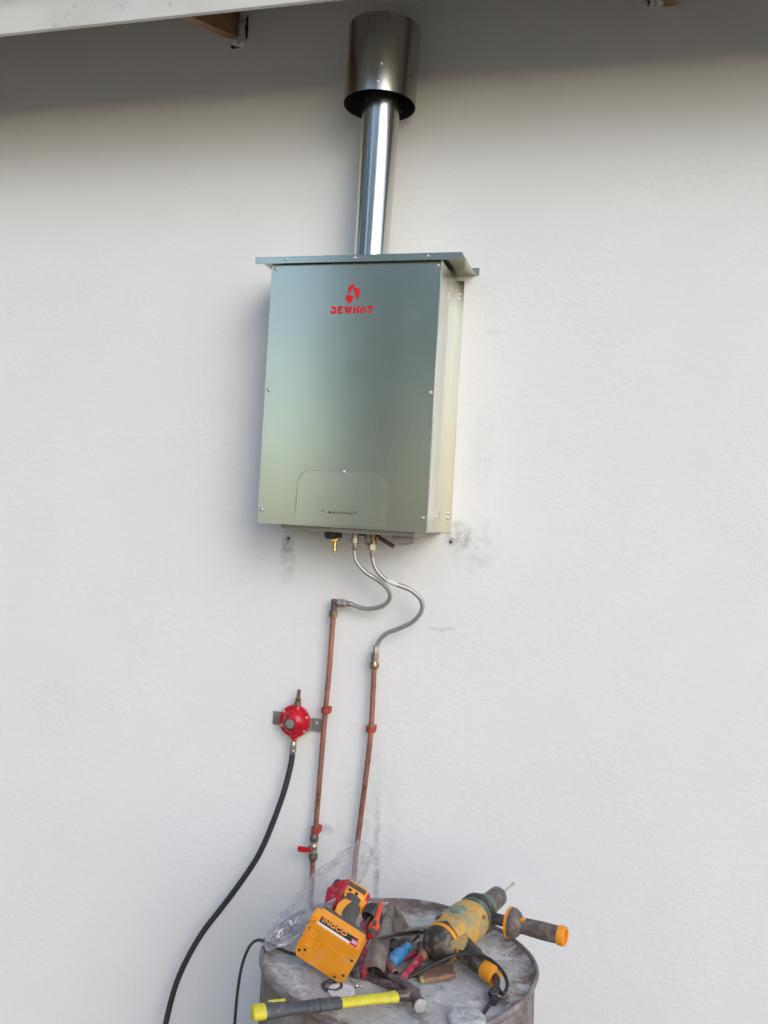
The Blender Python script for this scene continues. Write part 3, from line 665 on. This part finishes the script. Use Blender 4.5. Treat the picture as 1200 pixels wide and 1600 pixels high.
for x, z in ((-.052, .022), (-.050, -.034), (.050, .012), (.036, -.042), (.050, -.028), (-.040, -.026)):
    build('screw_hole', latheo([(.0030, -.0006), (.0030, .001)], (x, 0, z), (0, 1, 0), 10), 'black_plastic', bat, 40, True)
build('release_tab', boxo((-.060, .012, .018), (-.044, .040, .043), .003), 'orange', bat, 40, True)
zl = .0387
build('label_plate', boxo((-.042, .0098, zl-.0005), (.042, .0285, zl+.0004), .0002, 1), 'black_print', bat, None, True)
build('label_band', boxo((-.044, .0042, zl-.0004), (.030, .0098, zl+.0005), .0001, 1), 'white_print', bat, None, True)
b = text_bm('INGCO', .0170, .0007, .0002, 1.05); bmesh.ops.scale(b, vec=(.056/max(.001, max(v.co.x for v in b.verts)-min(v.co.x for v in b.verts)), 1, 1), verts=b.verts); put(b, (-.010, .0205, zl+.0006), (1, 0, 0), (0, 1, 0)); build('lettering', b, 'orange_print', bat, None, True)
build('badge', boxo((.0305, .004, zl-.0004), (.0450, .022, zl+.0007), .0001, 1), 'magenta', bat, None, True)
b = text_bm('20', .012, .0002, .0001); put(b, (.0378, .014, zl+.0009), (1, 0, 0), (0, 1, 0)); build('lettering', b, 'white_print', bat, None, True)
build('battery_shoe', bevel_all(prism_y([(-.046, -.026), (.050, -.026), (.054, 0), (.050, .028), (-.046, .028), (-.050, 0)], .052, .074), .004, 3), 'tool_grey', CD, 40, True)
bm = bmesh.new(); tube(bm, [(.006, .066, 0), (.004, .090, 0), (-.002, .125, 0), (-.004, .165, 0)], .021, 20, 6, radii=lambda t: .027-.010*math.sin(min(1, t*1.4)*math.pi/2)+.006*t)
bmesh.ops.scale(bm, vec=(1.15, 1, .92), verts=bm.verts); build('handle', bm, 'tool_grey', CD, 50, True)
build('handle_inlay', bevel_all(prismo([(-.024, .085), (-.006, .078), (-.012, .095), (-.010, .120), (-.004, .140), (-.020, .135), (-.027, .110)], (0, 0, .012), (1, 0, 0), (0, 1, 0), .010), .002), 'orange', CD, 40, True)
build('trigger', bevel_all(prismo([(-.020, .118), (-.034, .122), (-.036, .140), (-.030, .156), (-.018, .156)], (0, 0, -.008), (1, 0, 0), (0, 1, 0), .016), .003), 'red_paint', CD, 40, True)
hb = bmesh.new(); lathe(hb, [(.020, -.038), (.0240, -.035), (.0262, -.024), (.0265, .008), (.0245, .016), (.022, .019)], (0, .186, 0), (1, 0, 0), 28); head = build('head', hb, 'orange', CD, 40, True)
build('vent_band', boxo((-.032, .176, .0235), (.014, .187, .0280), .001), 'tool_grey', head, 40, True)
for x in (-.022, -.006): build('vent_slot', boxo((x, .168, .0185), (x+.007, .172, .0232), .0005, 1), 'black_plastic', head, 40, True)
build('rear_cap', latheo([(.0225, .0185), (.0215, .024), (.016, .027), (0, .028)], (0, .186, 0), (1, 0, 0), 28), 'red_paint', head, 40, True)
build('neck', bevel_all(prismo([(-.024, .150), (.022, .150), (.026, .176), (-.028, .176)], (0, 0, -.016), (1, 0, 0), (0, 1, 0), .032), .003), 'orange', CD, 40, True)
build('clutch_ring', latheo([(.018, .036), (.019, .038), (.019, .042), (.016, .044)], (0, .186, 0), (-1, 0, 0), 24), 'tool_grey', head, 40, True)
build('chuck', latheo([(.013, .043), (.014, .045), (.014, .052), (.010, .056), (.006, .058), (.004, .058)], (0, .186, 0), (-1, 0, 0), 24), 'black_plastic', head, 40, True)

# ------------------------------------------------------------------ corded hammer drill
hu = V(.087, .249, .018).normalized(); hs = hu.cross(V(0, 0, 1)).normalized(); hw = hs.cross(hu)
HD = thing('hammer_drill', 'dusty orange and green corded hammer drill lying on the drum, pointing at the wall', 'drill', (-.337, -.556, .917), (tuple(hs), tuple(hu), tuple(hw)))
build('rear_cap', latheo([(.018, -.026), (.030, -.022), (.0365, -.012), (.0385, .004), (.0385, .030)], (0, 0, 0), (0, 1, 0), 32), 'dusty_black', HD, 40, True)
build('rear_band', latheo([(.0392, .000), (.0402, .002), (.0402, .008), (.0392, .010)], (0, 0, 0), (0, 1, 0), 32), 'orange', HD, 40, True)
bm = latheo([(.0380, .014), (.0415, .020), (.0450, .050), (.0455, .110), (.0430, .132), (.0390, .138)], (0, 0, 0), (0, 1, 0), 32)
for v in bm.verts:
    if v.co.z > .034: v.co.z = .034 + (v.co.z-.034)*.55
motor = build('motor_housing', bm, 'orange_dusty', HD, 40, True)
bm = bmesh.new(); bmesh.ops.create_uvsphere(bm, u_segments=18, v_segments=10, radius=1); bmesh.ops.scale(bm, vec=(.017, .021, .007), verts=bm.verts); bmesh.ops.translate(bm, vec=(-.004, .078, .0385), verts=bm.verts); build('selector_knob', bm, 'green_lens', motor, 40, True)
for k in range(5): build('vent_slot', boxo((-.030+k*.006, .026, .026), (-.0275+k*.006, .046, .0375-.0012*k), .0005, 1), 'dusty_black', motor, 40, True)
build('side_screw', latheo([(.006, .0395), (.006, .0425), (.003, .0425), (.003, .041)], (0, .112, .010), (1, 0, .25), 14), 'dusty_black', motor, 40, True)
build('gearbox', latheo([(.0400, .136), (.0415, .140), (.0400, .158), (.0360, .172), (.0350, .182), (.0290, .198), (.0245, .206)], (0, 0, 0), (0, 1, 0), 28), 'green_dusty', HD, 35, True)
bm = latheo([(.0200, .204), (.0235, .207), (.0235, .232), (.0222, .234), (.0235, .236), (.0225, .258), (.0160, .268), (.0060, .270)], (0, 0, 0), (0, 1, 0), 28); ch = build('chuck', bm, 'steel_dark', HD, 35, True)
build('chuck_hole', latheo([(.0035, .0195), (.0035, .0222)], (0, .252, 0), (.75, .1, .5), 10), 'black_plastic', ch, 40, True)
build('drill_bit', latheo([(.0026, .266), (.0026, .305), (.0024, .331), (.0036, .333), (.0036, .340), (0, .344)], (0, 0, 0), (0, 1, 0), 10), 'steel', HD, 40, True)
# side handle
hd = V(1, .06, .045).normalized(); h0 = V(.0, .158, -.002)
col_ = bmesh.new(); lathe(col_, [(.0410, -.008), (.0450, -.007), (.0450, .007), (.0410, .008)], h0, (0, 1, 0), 28, False, False); tube(col_, [h0+hd*.038, h0+hd*.085], .0125, 14, 2); sh = build('side_handle', col_, 'dusty_black', HD, 40, True)
build('flange', latheo([(.0310, .080), (.0325, .083), (.0320, .088), (.0270, .097), (.0190, .104), (.0165, .110)], h0, hd, 30), 'grip_brown', sh, 40, True)
build('flange_ring', latheo([(.0300, .0755), (.0330, .0760), (.0330, .0822), (.0300, .0825)], h0, hd, 30), 'orange', sh, 40, True)
build('grip', latheo([(.0165, .106), (.0175, .125), (.0185, .150), (.0185, .172), (.0178, .192)], h0, hd, 26), 'grip_brown', sh, 40, True)
build('end_ring', latheo([(.0180, .190), (.0200, .191), (.0200, .204), (.0190, .206), (.0140, .206), (.0135, .196), (0, .196)], h0, hd, 30, True, False), 'orange', sh, 40, True)
build('grip_window', boxo(tuple(h0+hd*.112+V(-.006, -.010, .0115)), tuple(h0+hd*.112+V(.004, .002, .0185)), .001), 'orange', sh, 40, True)
# pistol grip lying flat on the lid
bm = bmesh.new(); tube(bm, [(.010, .040, -.004), (.040, .030, -.012), (.075, .018, -.019), (.105, .006, -.022)], .019, 20, 6, radii=lambda t: .026-.0075*t); build('pistol_grip', bm, 'dusty_black', HD, 50, True)
build('grip_shell', bevel_all(prismo([(.014, -.014), (.034, -.012), (.056, -.004), (.050, .026), (.030, .050), (.012, .050)], (0, 0, .006), (1, 0, 0), (0, 1, 0), .014), .003), 'orange_dusty', HD, 40, True)
build('trigger', bevel_all(prismo([(.046, .034), (.078, .026), (.082, .034), (.070, .046), (.050, .050)], (0, 0, -.022), (1, 0, 0), (0, 1, 0), .014), .003), 'dusty_black', HD, 40, True)
build('grip_end', tubeo([(.103, .0065, -.0215), (.115, .002, -.0225), (.130, -.003, -.0235)], .0195, 20, 4, radii=lambda t: .0195+.001*math.sin(t*math.pi)), 'orange', HD, 50, True)
build('cord_sleeve', tubeo([(.128, -.003, -.023), (.140, -.014, -.024), (.147, -.034, -.026), (.146, -.055, -.030)], .007, 12, 6, radii=lambda t: .0075-.002*t), 'black_plastic', HD, 50, True)
CK = V(-.203, -.635, .884)
PC = thing('power_cord', 'black power cord arching over the hammer drill grip', 'cord', (-.2, -.6, DZT))
build('cord', tubeo([(-.214, -.606, .884), (-.198, -.632, .880), (-.190, -.640, .884), (-.188, -.618, .894), (-.205, -.598, .909), (-.243, -.584, .921), (-.290, -.588, .918), (-.335, -.607, .900), (-.381, -.640, .880), (-.425, -.648, .874), (-.465, -.635, .874)], .0036, 12, 8), 'cord', PC)
KH = thing('chuck_key', 'steel chuck key in a black rubber holder hanging on the drill cord', 'chuck key', (-.2, -.65, DZT))
build('holder', tubeo([(-.207, -.628, .884), (-.208, -.645, .880), (-.207, -.668, .877)], .009, 12, 5, radii=lambda t: .0085+.001*math.sin(t*18)), 'black_plastic', KH)
bm = bmesh.new(); tube(bm, [(-.204, -.652, .882), (-.180, -.657, .880)], .0030, 10, 2); tube(bm, [(-.1835, -.640, .880), (-.186, -.672, .877)], .0022, 8, 2); lathe(bm, [(.006, 0), (.0065, .004), (.004, .008)], (-.186, -.656, .880), (1, -.2, 0), 10); build('key', bm, 'steel_dark', KH)
build('clip', tubeo([(-.212, -.655, .885), (-.203, -.657, .889), (-.196, -.659, .884)], .0016, 8, 4), 'steel', KH)
TS = thing('rubber_strap', 'thin dark strap trailing from the chuck key holder to the drum edge', 'strap', (-.21, -.69, DZT))
build('strap', tubeo([(-.210, -.640, .877), (-.214, -.668, .873), (-.219, -.696, .8715), (-.225, -.722, .8715)], .0034, 10, 6), 'cord', TS)

# ------------------------------------------------------------------ claw hammer
hx = V(.222, .165, -.010).normalized(); hy = V(0, 0, 1).cross(hx).normalized(); hz = hx.cross(hy)
HM = thing('claw_hammer', 'claw hammer with dark ribbed grip and yellow shaft at the drum front', 'hammer', (-.606, -.907, .9005), (tuple(hx), tuple(hy), tuple(hz)))
def ell(prof, seg=28, flat=.68, cap=True): return latheo(prof, (0, 0, 0), (1, 0, 0), seg, cap, cap, sy=flat, up=(0, 0, 1))
build('butt_cap', ell([(.012, -.003), (.0165, -.001), (.0185, .004), (.0185, .018), (.0172, .022)]), 'yellow', HM, 40, True)
gp = [(.0170, .020)]
for i in range(9):
    x = .028+i*.012; q = .0182 - .0042*math.sin(i/8*math.pi*.75); gp += [(q, x), (q, x+.008), (q-.0013, x+.009), (q-.0013, x+.011)]
gp += [(.0145, .138), (.0150, .158), (.0138, .166)]
build('grip', ell(gp), 'hammer_grip', HM, 40, True)
build('grip_stripe', boxo((.030, .0090, .0090), (.062, .0150, .0118), .001), 'yellow', HM, 40, True)
build('shaft', ell([(.0118, .160), (.0125, .170), (.0120, .215), (.0128, .262), (.0140, .276), (.0140, .279)]), 'yellow', HM, 40, True)
bm = bmesh.new(); lathe(bm, [(.0100, .277), (.0095, .292), (.0110, .300), (.0115, .322), (.0100, .325)], (0, 0, 0), (1, 0, 0), 16)
lathe(bm, [(.0105, -.014), (.0105, .004), (.0090, .009), (.0088, .016), (.0118, .022), (.0128, .024), (.0128, .033)], (.311, -.006, 0), (0, -1, 0), 24)
for s in (-1, 1):
    tube(bm, [(.312, .004, s*.003), (.311, .018, s*.005), (.306, .034, s*.0065), (.297, .048, s*.008), (.284, .060, s*.009)], .007, 10, 5, radii=lambda t: .0110-.0070*t)
hh_ = build('head', bm, 'steel_dark', HM, 40, True)
build('striking_face', latheo([(.0126, .0325), (.0130, .0345), (.0122, .0362), (.008, .0370), (0, .0372)], (.311, -.006, 0), (0, -1, 0), 26), 'steel_face', hh_, 40, True)

# ------------------------------------------------------------------ small tools in the pile
def frame_y(a, b):
    a, b = Vector(a), Vector(b); return a, (b-a).normalized(), (b-a).length
SD = thing('screwdriver', 'red-orange screwdriver with grey collar and thin steel blade, beside the orange drill', 'screwdriver', (-.49, -.54, DZT), group='screwdrivers in the pile')
a, d, L = frame_y((-.4955, -.460, .932), (-.4895, -.545, .903))
build('handle', latheo([(.004, -.004), (.0068, 0), (.0072, .012), (.0068, .038), (.0085, .052), (.0120, .062), (.0125, .075), (.0105, .083)], a, d, 16), 'red_orange', SD)
build('collar', latheo([(.0106, .082), (.0112, .085), (.0100, .091), (.0080, .094)], a, d, 16), 'tool_grey', SD)
build('grip_patch', latheo([(.004, .0), (.0045, .004), (.0035, .007)], a+d*.066+V(.002, -.006, .007), (.1, -.5, .8), 12, sy=1.7, up=d), 'tool_grey', SD)
build('ferrule', latheo([(.0078, .094), (.0075, .102), (.0040, .104)], a, d, 16), 'red_paint', SD)
build('blade', latheo([(.0028, .102), (.0028, .150), (.0034, .156), (.0012, .164)], a, d, 10), 'steel', SD)
KN = thing('hole_saw', 'black ribbed cup-shaped tool between the orange drill and the screwdriver', 'tool', (-.52, -.47, DZT))
a, d, L = frame_y((-.506, -.462, .922), (-.514, -.492, .908))
bm = latheo([(.010, -.004), (.018, 0), (.0205, .004), (.0205, .028), (.0190, .030), (.0175, .030), (.0170, .006), (0, .006)], a, d, 30, True, False)
build('cup', bm, 'blackgrey', KN)
for k in range(10):
    u, v, ax = basis(d); n = u*math.cos(k*.628)+v*math.sin(k*.628); build('rib', tubeo([a+d*.004+n*.0205, a+d*.026+n*.0205], .0018, 6, 1), 'black_plastic', KN)
build('spindle', latheo([(.0045, .004), (.0045, .042), (.003, .044)], a, d, 12), 'steel_dark', KN)

def channel_strip(pts, width, arch, nseg=10, wob=.002, taper=None):
    P = spline(pts, 9); bm = bmesh.new(); rows = []
    for i, p in enumerate(P):
        T = (P[min(i+1, len(P)-1)]-P[max(i-1, 0)]).normalized(); s = T.cross(V(0, 0, 1)).normalized(); n = s.cross(T); w = width*(taper(i/(len(P)-1)) if taper else 1)
        row = []
        for k in range(nseg+1):
            q = k/nseg*2-1; off = s*(q*w/2) + n*(arch*(1-abs(q)**2.4)); o_ = noise.noise((p+off)*38)*wob; row.append(bm.verts.new(p+off+n*o_))
        rows.append(row)
    for A, B in zip(rows, rows[1:]):
        for k in range(nseg): bm.faces.new((A[k], A[k+1], B[k+1], B[k]))
    bmesh.ops.solidify(bm, geom=bm.faces[:], thickness=.0014); return bm
VS = thing('metal_strip', 'worn grey-brown sheet metal strips joined in a V, pointing at the wall', 'metal strip', (-.47, -.5, DZT))
build('long_strip', channel_strip([(-.489, -.372, .888), (-.484, -.44, .892), (-.472, -.53, .896), (-.459, -.61, .893), (-.452, -.655, .882)], .034, .014, taper=lambda t: .55+.75*min(1, t*1.6)), 'strip', VS, 60)
build('short_strip', channel_strip([(-.482, -.365, .886), (-.462, -.405, .884), (-.440, -.448, .880), (-.428, -.475, .876)], .030, .008, taper=lambda t: .5+.7*t), 'strip', VS, 60)
CA = thing('copper_offcut', 'short copper pipe offcut with bright cut end, beside the blue handle', 'pipe', (-.44, -.61, DZT), group='copper offcuts in the pile')
bm = pipe_hollow(bmesh.new(), (-.470, -.566, .892), (-.410, -.648, .884), .0080); build('tube', bm, 'copper_old', CA)
dd = (V(-.410, -.648, .884)-V(-.470, -.566, .892)).normalized(); build('cut_end', latheo([(.0081, -.0015), (.0083, .0006), (.0066, .0008), (.0064, -.002)], (-.410, -.648, .884), dd, 18, False, False), 'copper_cut', CA)
CB = thing('copper_offcut', 'thinner copper pipe offcut with dark open end, under the metal strip', 'pipe', (-.46, -.6, DZT), group='copper offcuts in the pile')
bm = pipe_hollow(bmesh.new(), (-.482, -.545, .879), (-.436, -.636, .876), .0065); build('tube', bm, 'copper_old', CB)
dd = (V(-.436, -.636, .876)-V(-.482, -.545, .879)).normalized(); build('cut_end', latheo([(.0066, -.0012), (.0067, .0005), (.0054, .0006), (.0052, -.002)], (-.436, -.636, .876), dd, 18, False, False), 'copper_cut', CB)
CR = thing('pliers', 'pliers with dusty crimson hollow-ended grip, right of the blue handle', 'pliers', (-.39, -.63, DZT))
bm = pipe_hollow(bmesh.new(), (-.372, -.577, .893), (-.401, -.684, .8785), .0080, .0022); build('grip', bm, 'crimson', CR)
build('jaw', tubeo([(-.374, -.585, .892), (-.370, -.565, .893), (-.376, -.545, .892), (-.388, -.520, .889)], .009, 12, 5, radii=lambda t: .0075+.005*math.sin(t*math.pi)), 'brown_bar', CR)
build('grip', tubeo([(-.386, -.545, .884), (-.414, -.575, .879), (-.436, -.600, .876), (-.445, -.625, .876)], .0065, 12, 5), 'crimson', CR)
build('bore', latheo([(.0058, 0), (.0, .0002)], V(-.401, -.684, .8785)-(V(-.401, -.684, .8785)-V(-.372, -.577, .893)).normalized()*.006, (V(-.401, -.684, .8785)-V(-.372, -.577, .893)), 16), 'crimson_dark', CR)
RH = thing('tool_handle', 'dark red rounded tool handle sticking out beside the orange battery', 'handle', (-.5, -.6, DZT))
build('grip', tubeo([(-.468, -.672, .8765), (-.485, -.61, .880), (-.505, -.54, .890), (-.520, -.490, .897)], .008, 14, 6, radii=lambda t: .0035+.0055*min(1, t*9)**.5+.003*t), 'crimson', RH)
build('collar', tubeo([(-.478, -.636, .8783), (-.481, -.625, .879)], .0094, 14, 2), 'crimson_dark', RH)
BL = thing('screwdriver', 'stubby bright blue tool handle under the folded card', 'screwdriver', (-.42, -.6, DZT), group='screwdrivers in the pile')
a, d, L = frame_y((-.423, -.624, .8935), (-.404, -.545, .899))
build('handle', latheo([(.006, 0), (.0105, .003), (.0135, .012), (.0145, .026), (.0135, .040), (.0105, .050), (.0080, .054), (.0085, .064), (.0100, .068), (.0085, .072)], a, d, 18), 'blue', BL)
build('blade', latheo([(.003, .070), (.003, .12)], a, d, 10), 'steel_dark', BL)
CDB = thing('card_packet', 'torn grubby card packet gaping open over the blue handle', 'card', (-.41, -.52, .9))
def card_sheet(flip):
    bm = bmesh.new(); rows = []; A, B = V(-.468, -.572, .9145), V(-.345, -.478, .912); s = (B-A).normalized(); t_ = V(0, 0, 1).cross(s)
    for i in range(15):
        q = i/14; w = .004+.040*math.sin(min(1, q*1.15)*math.pi*.55); mouth = .008*math.sin(min(1, q/.72)*math.pi) if q < .72 else 0
        row = []
        for k in range(6):
            e = k/5; z = (mouth*(1-e)**1.2*.8 if flip else -mouth*(1-e)*.25-.004*e*0) ; jag = .003*noise.noise(V(q*16, flip*5., 1))
            row.append(bm.verts.new(A + s*((B-A).length*q) + t_*(w*e - .011*(not flip)*(1-e) + jag*(1-e)) + V(0, 0, z + .002*noise.noise(V(q*6, e*3, 2)) - .010*e)))
        rows.append(row)
    for P_, Q_ in zip(rows, rows[1:]):
        for k in range(5): bm.faces.new((P_[k], P_[k+1], Q_[k+1], Q_[k]))
    return bm
b1 = card_sheet(True); bmesh.ops.solidify(b1, geom=b1.faces[:], thickness=.0008); build('upper_flap', b1, 'card', CDB, 50)
b2 = card_sheet(False); bmesh.ops.solidify(b2, geom=b2.faces[:], thickness=-.0008); build('lower_flap', b2, 'card', CDB, 50)
b3 = card_sheet(False); bmesh.ops.delete(b3, geom=[f for f in b3.faces if f.index % 5 > 1], context='FACES') if b3.faces.index_update() is None else None; bmesh.ops.translate(b3, vec=(-.001, .004, .0016), verts=b3.verts); build('lining', b3, 'card_in', CDB, 50)

WR = thing('spanner', 'dark rusty steel spanner lying under the pile behind the hammer head', 'spanner', (-.43, -.66, DZT))
bm = bmesh.new(); prism(bm, [(-.085, -.007), (-.070, -.015), (-.055, -.010), (.045, -.006), (.060, -.014), (.078, -.013), (.070, -.004), (.070, .004), (.078, .013), (.060, .014), (.045, .006), (-.055, .010), (-.070, .015), (-.085, .007)], (-.452, -.664, .8715), (.93, -.36, 0), (.36, .93, 0), .007); build('body', bevel_all(bm, .0015), 'steel_dark', WR)
AW = thing('adjustable_wrench', 'grey steel adjustable wrench lying between the metal strips and blue handle', 'wrench', (-.44, -.52, DZT))
ax_, ay_ = V(.30, -.95, -.02).normalized(), V(.95, .30, 0).normalized()
bm = bmesh.new(); prism(bm, [(-.075, -.008), (-.060, -.011), (.030, -.007), (.040, -.016), (.058, -.021), (.064, -.010), (.050, -.004), (.050, .003), (.062, .010), (.052, .019), (.036, .014), (.028, .007), (-.060, .011), (-.075, .008)], (-.440, -.500, .884), ax_, ay_, .009); build('body', bevel_all(bm, .002), 'steel_dark', AW)
build('thumb_screw', latheo([(.0045, 0), (.0050, .002), (.0050, .008), (.0045, .010)], V(-.440, -.500, .890)+ax_*.040, ay_, 12), 'steel', AW)
PK = thing('pliers', 'dark-handled pliers lying beneath the red screwdriver and metal strip', 'pliers', (-.49, -.6, DZT))
build('handle', tubeo([(-.470, -.545, .878), (-.488, -.590, .876), (-.492, -.630, .875), (-.484, -.668, .875)], .0075, 12, 6), 'blackgrey', PK)
build('handle', tubeo([(-.462, -.545, .877), (-.458, -.585, .875), (-.462, -.625, .8745), (-.455, -.660, .8745)], .0065, 12, 6), 'blackgrey', PK)
build('jaw', tubeo([(-.466, -.550, .878), (-.462, -.525, .879), (-.455, -.495, .879)], .009, 10, 4, radii=lambda t: .010-.006*t), 'steel_dark', PK)
SW = thing('wood_wedge', 'dusty brown timber scrap lying by the crimson grip, under the cord', 'wood', (-.37, -.6, DZT))
bm = bmesh.new(); prism(bm, [(-.045, -.012), (.040, -.016), (.048, .006), (-.030, .013)], (-.345, -.588, .870), (.85, .52, 0), (-.52, .85, 0), .011); build('block', bevel_all(bm, .002), 'brown_bar', SW)
BR = thing('chisel', 'dusty brown flat chisel with an orange end, under the power cord', 'chisel', (-.36, -.62, DZT))
bm = bmesh.new(); prism(bm, [(0, -.008), (.070, -.012), (.078, .0), (.070, .012), (0, .010)], (-.300, -.590, .874), (-.80, -.60, 0), (.60, -.80, 0), .009); build('blade', bevel_all(bm, .002), 'brown_bar', BR)
build('tip', latheo([(.006, 0), (.0075, .003), (.0075, .010), (.005, .013)], (-.350, -.632, .876), (-.80, -.60, 0), 12), 'orange_dusty', BR)

WD = thing('white_cap', 'flat round white plastic cap beside the hammer shaft', 'cap', (-.4965, -.727, DZT))
build('disc', latheo([(.0255, 0), (.0268, .002), (.0262, .0045), (.0235, .0052), (.0165, .0046), (.0155, .0036), (0, .0036)], (-.4965, -.727, DZT+.0008), (0, 0, 1), 40), 'white_plastic', WD)
RR = thing('rubber_ring', 'dark rubber ring partly under the white cap', 'ring', (-.518, -.720, DZT))
build('ring', tubeo([(-.519+.018*math.cos(t*.4488), -.716+.018*math.sin(t*.4488), DZT+.0035) for t in range(15)], .0036, 10, 3, cap=False), 'blackgrey', RR)

def loose_screw(p, d, L, label, r=.0022):
    t = thing('loose_screw', label, 'screw', p, group='loose screws on the drum')
    build('shank', latheo([(r*.9, .002), (r, .004), (r*.95, L*.75), (0, L)], p, d, 8), 'steel', t); build('head', latheo([(r*1.2, 0), (r*2.0, .0008), (r*1.8, .0028), (r*.8, .0034)], p, Vector(d)*1.0, 10), 'screw', t)
def wall_plug(p, d, L, label):
    t = thing('wall_plug', label, 'wall plug', p, group='loose fixings on the drum')
    build('sleeve', latheo([(.0042, 0), (.0042, .003), (.0034, .004), (.0036, L*.6), (.0024, L), (0, L)], p, d, 8), 'blackgrey', t)
loose_screw((-.424, -.411, .874), (1, .35, 0), .030, 'small steel screw lying nearest the back rim of the drum')
wall_plug((-.418, -.420, .8745), (1, .30, 0), .034, 'dark wall plug lying behind the torn card packet')
loose_screw((-.405, -.437, .874), (.8, .6, 0), .026, 'small steel screw beside the dark wall plug')
loose_screw((-.385, -.418, .874), (1, -.2, 0), .028, 'small steel screw closest to the hammer drill')
loose_screw((-.392, -.455, .875), (.6, -.3, 0), .022, 'small steel screw touching the torn card packet')
loose_screw((-.487, -.688, .873), (.5, .5, 0), .014, 'tiny steel screw below the orange battery corner')
loose_screw((-.474, -.700, .873), (.9, .1, 0), .014, 'tiny steel screw between white cap and dark red handle')

# ------------------------------------------------------------------ clear bag, packet, left-hand cable
BG = thing('plastic_bag', 'crumpled clear plastic bag draped up behind the cordless drill', 'plastic bag', (-.63, -.5, DZT))
def bag_mesh():
    path = spline([(-.700, -.638, .882), (-.672, -.610, .900), (-.645, -.570, .925), (-.622, -.515, .952), (-.603, -.450, .970), (-.588, -.385, .985), (-.577, -.345, 1.002), (-.570, -.330, 1.010)], 10)
    bm = bmesh.new(); rings = []; seg = 54
    for i, p in enumerate(path):
        t = i/(len(path)-1); T = (path[min(i+1, len(path)-1)]-path[max(i-1, 0)]).normalized(); s = T.cross(V(0, 0, 1)).normalized(); n = s.cross(T)
        w = .012+.041*math.sin(min(1, t*1.25)*math.pi*.62)**.8*(1-.62*max(0, t-.45)/.55); h = .004+.020*math.sin(min(1, t*1.1)*math.pi)**.7+.004*t
        row = []
        for k in range(seg):
            a = 2*math.pi*k/seg; b_ = p + s*(w*math.cos(a)) + n*(h*math.sin(a))
            q = V(k*.55, i*.16, 0); cr_ = noise.noise(V(math.cos(a)*3.2, math.sin(a)*3.2, t*4.5))*.012 + (abs(noise.noise(V(math.cos(a)*5.5+4, math.sin(a)*5.5, t*9)))-.2)*.012
            rad = (s*math.cos(a)+n*math.sin(a)); b_ += rad*cr_
            if b_.z < DZT+.004: b_.z = DZT+.004+abs(cr_)*.2
            row.append(bm.verts.new(b_))
        rings.append(row)
    for A, B in zip(rings, rings[1:]):
        for k in range(seg): bm.faces.new((A[k], A[(k+1) % seg], B[(k+1) % seg], B[k]))
    return bm
build('film', bag_mesh(), 'bag', BG, 75)
RP = thing('red_packet', 'red card packet tucked against the clear bag behind the drill', 'packet', (-.607, -.46, .93))
bm = bmesh.new(); prism(bm, [(-.032, -.015), (.004, -.013), (.026, -.006), (.036, .009), (.010, .014), (-.018, .010)], (-.566, -.574, .998), (.86, .05, .50), (-.45, .35, .80), .004); build('card', bevel_all(bm, .001), 'red_card', RP)
LC = thing('black_cable', 'thin black cable looping over the left edge of the drum', 'cable', (-.72, -.64, 0))
build('cable', tubeo([(-.560, -.645, .8725), (-.610, -.632, .8725), (-.655, -.628, .8745), (-.690, -.632, .8865), (-.712, -.637, .892), (-.728, -.645, .880), (-.740, -.653, .840), (-.744, -.660, .78), (-.744, -.665, .70), (-.745, -.67, .5), (-.75, -.68, .02)], .0032, 12, 8), 'cord', LC)
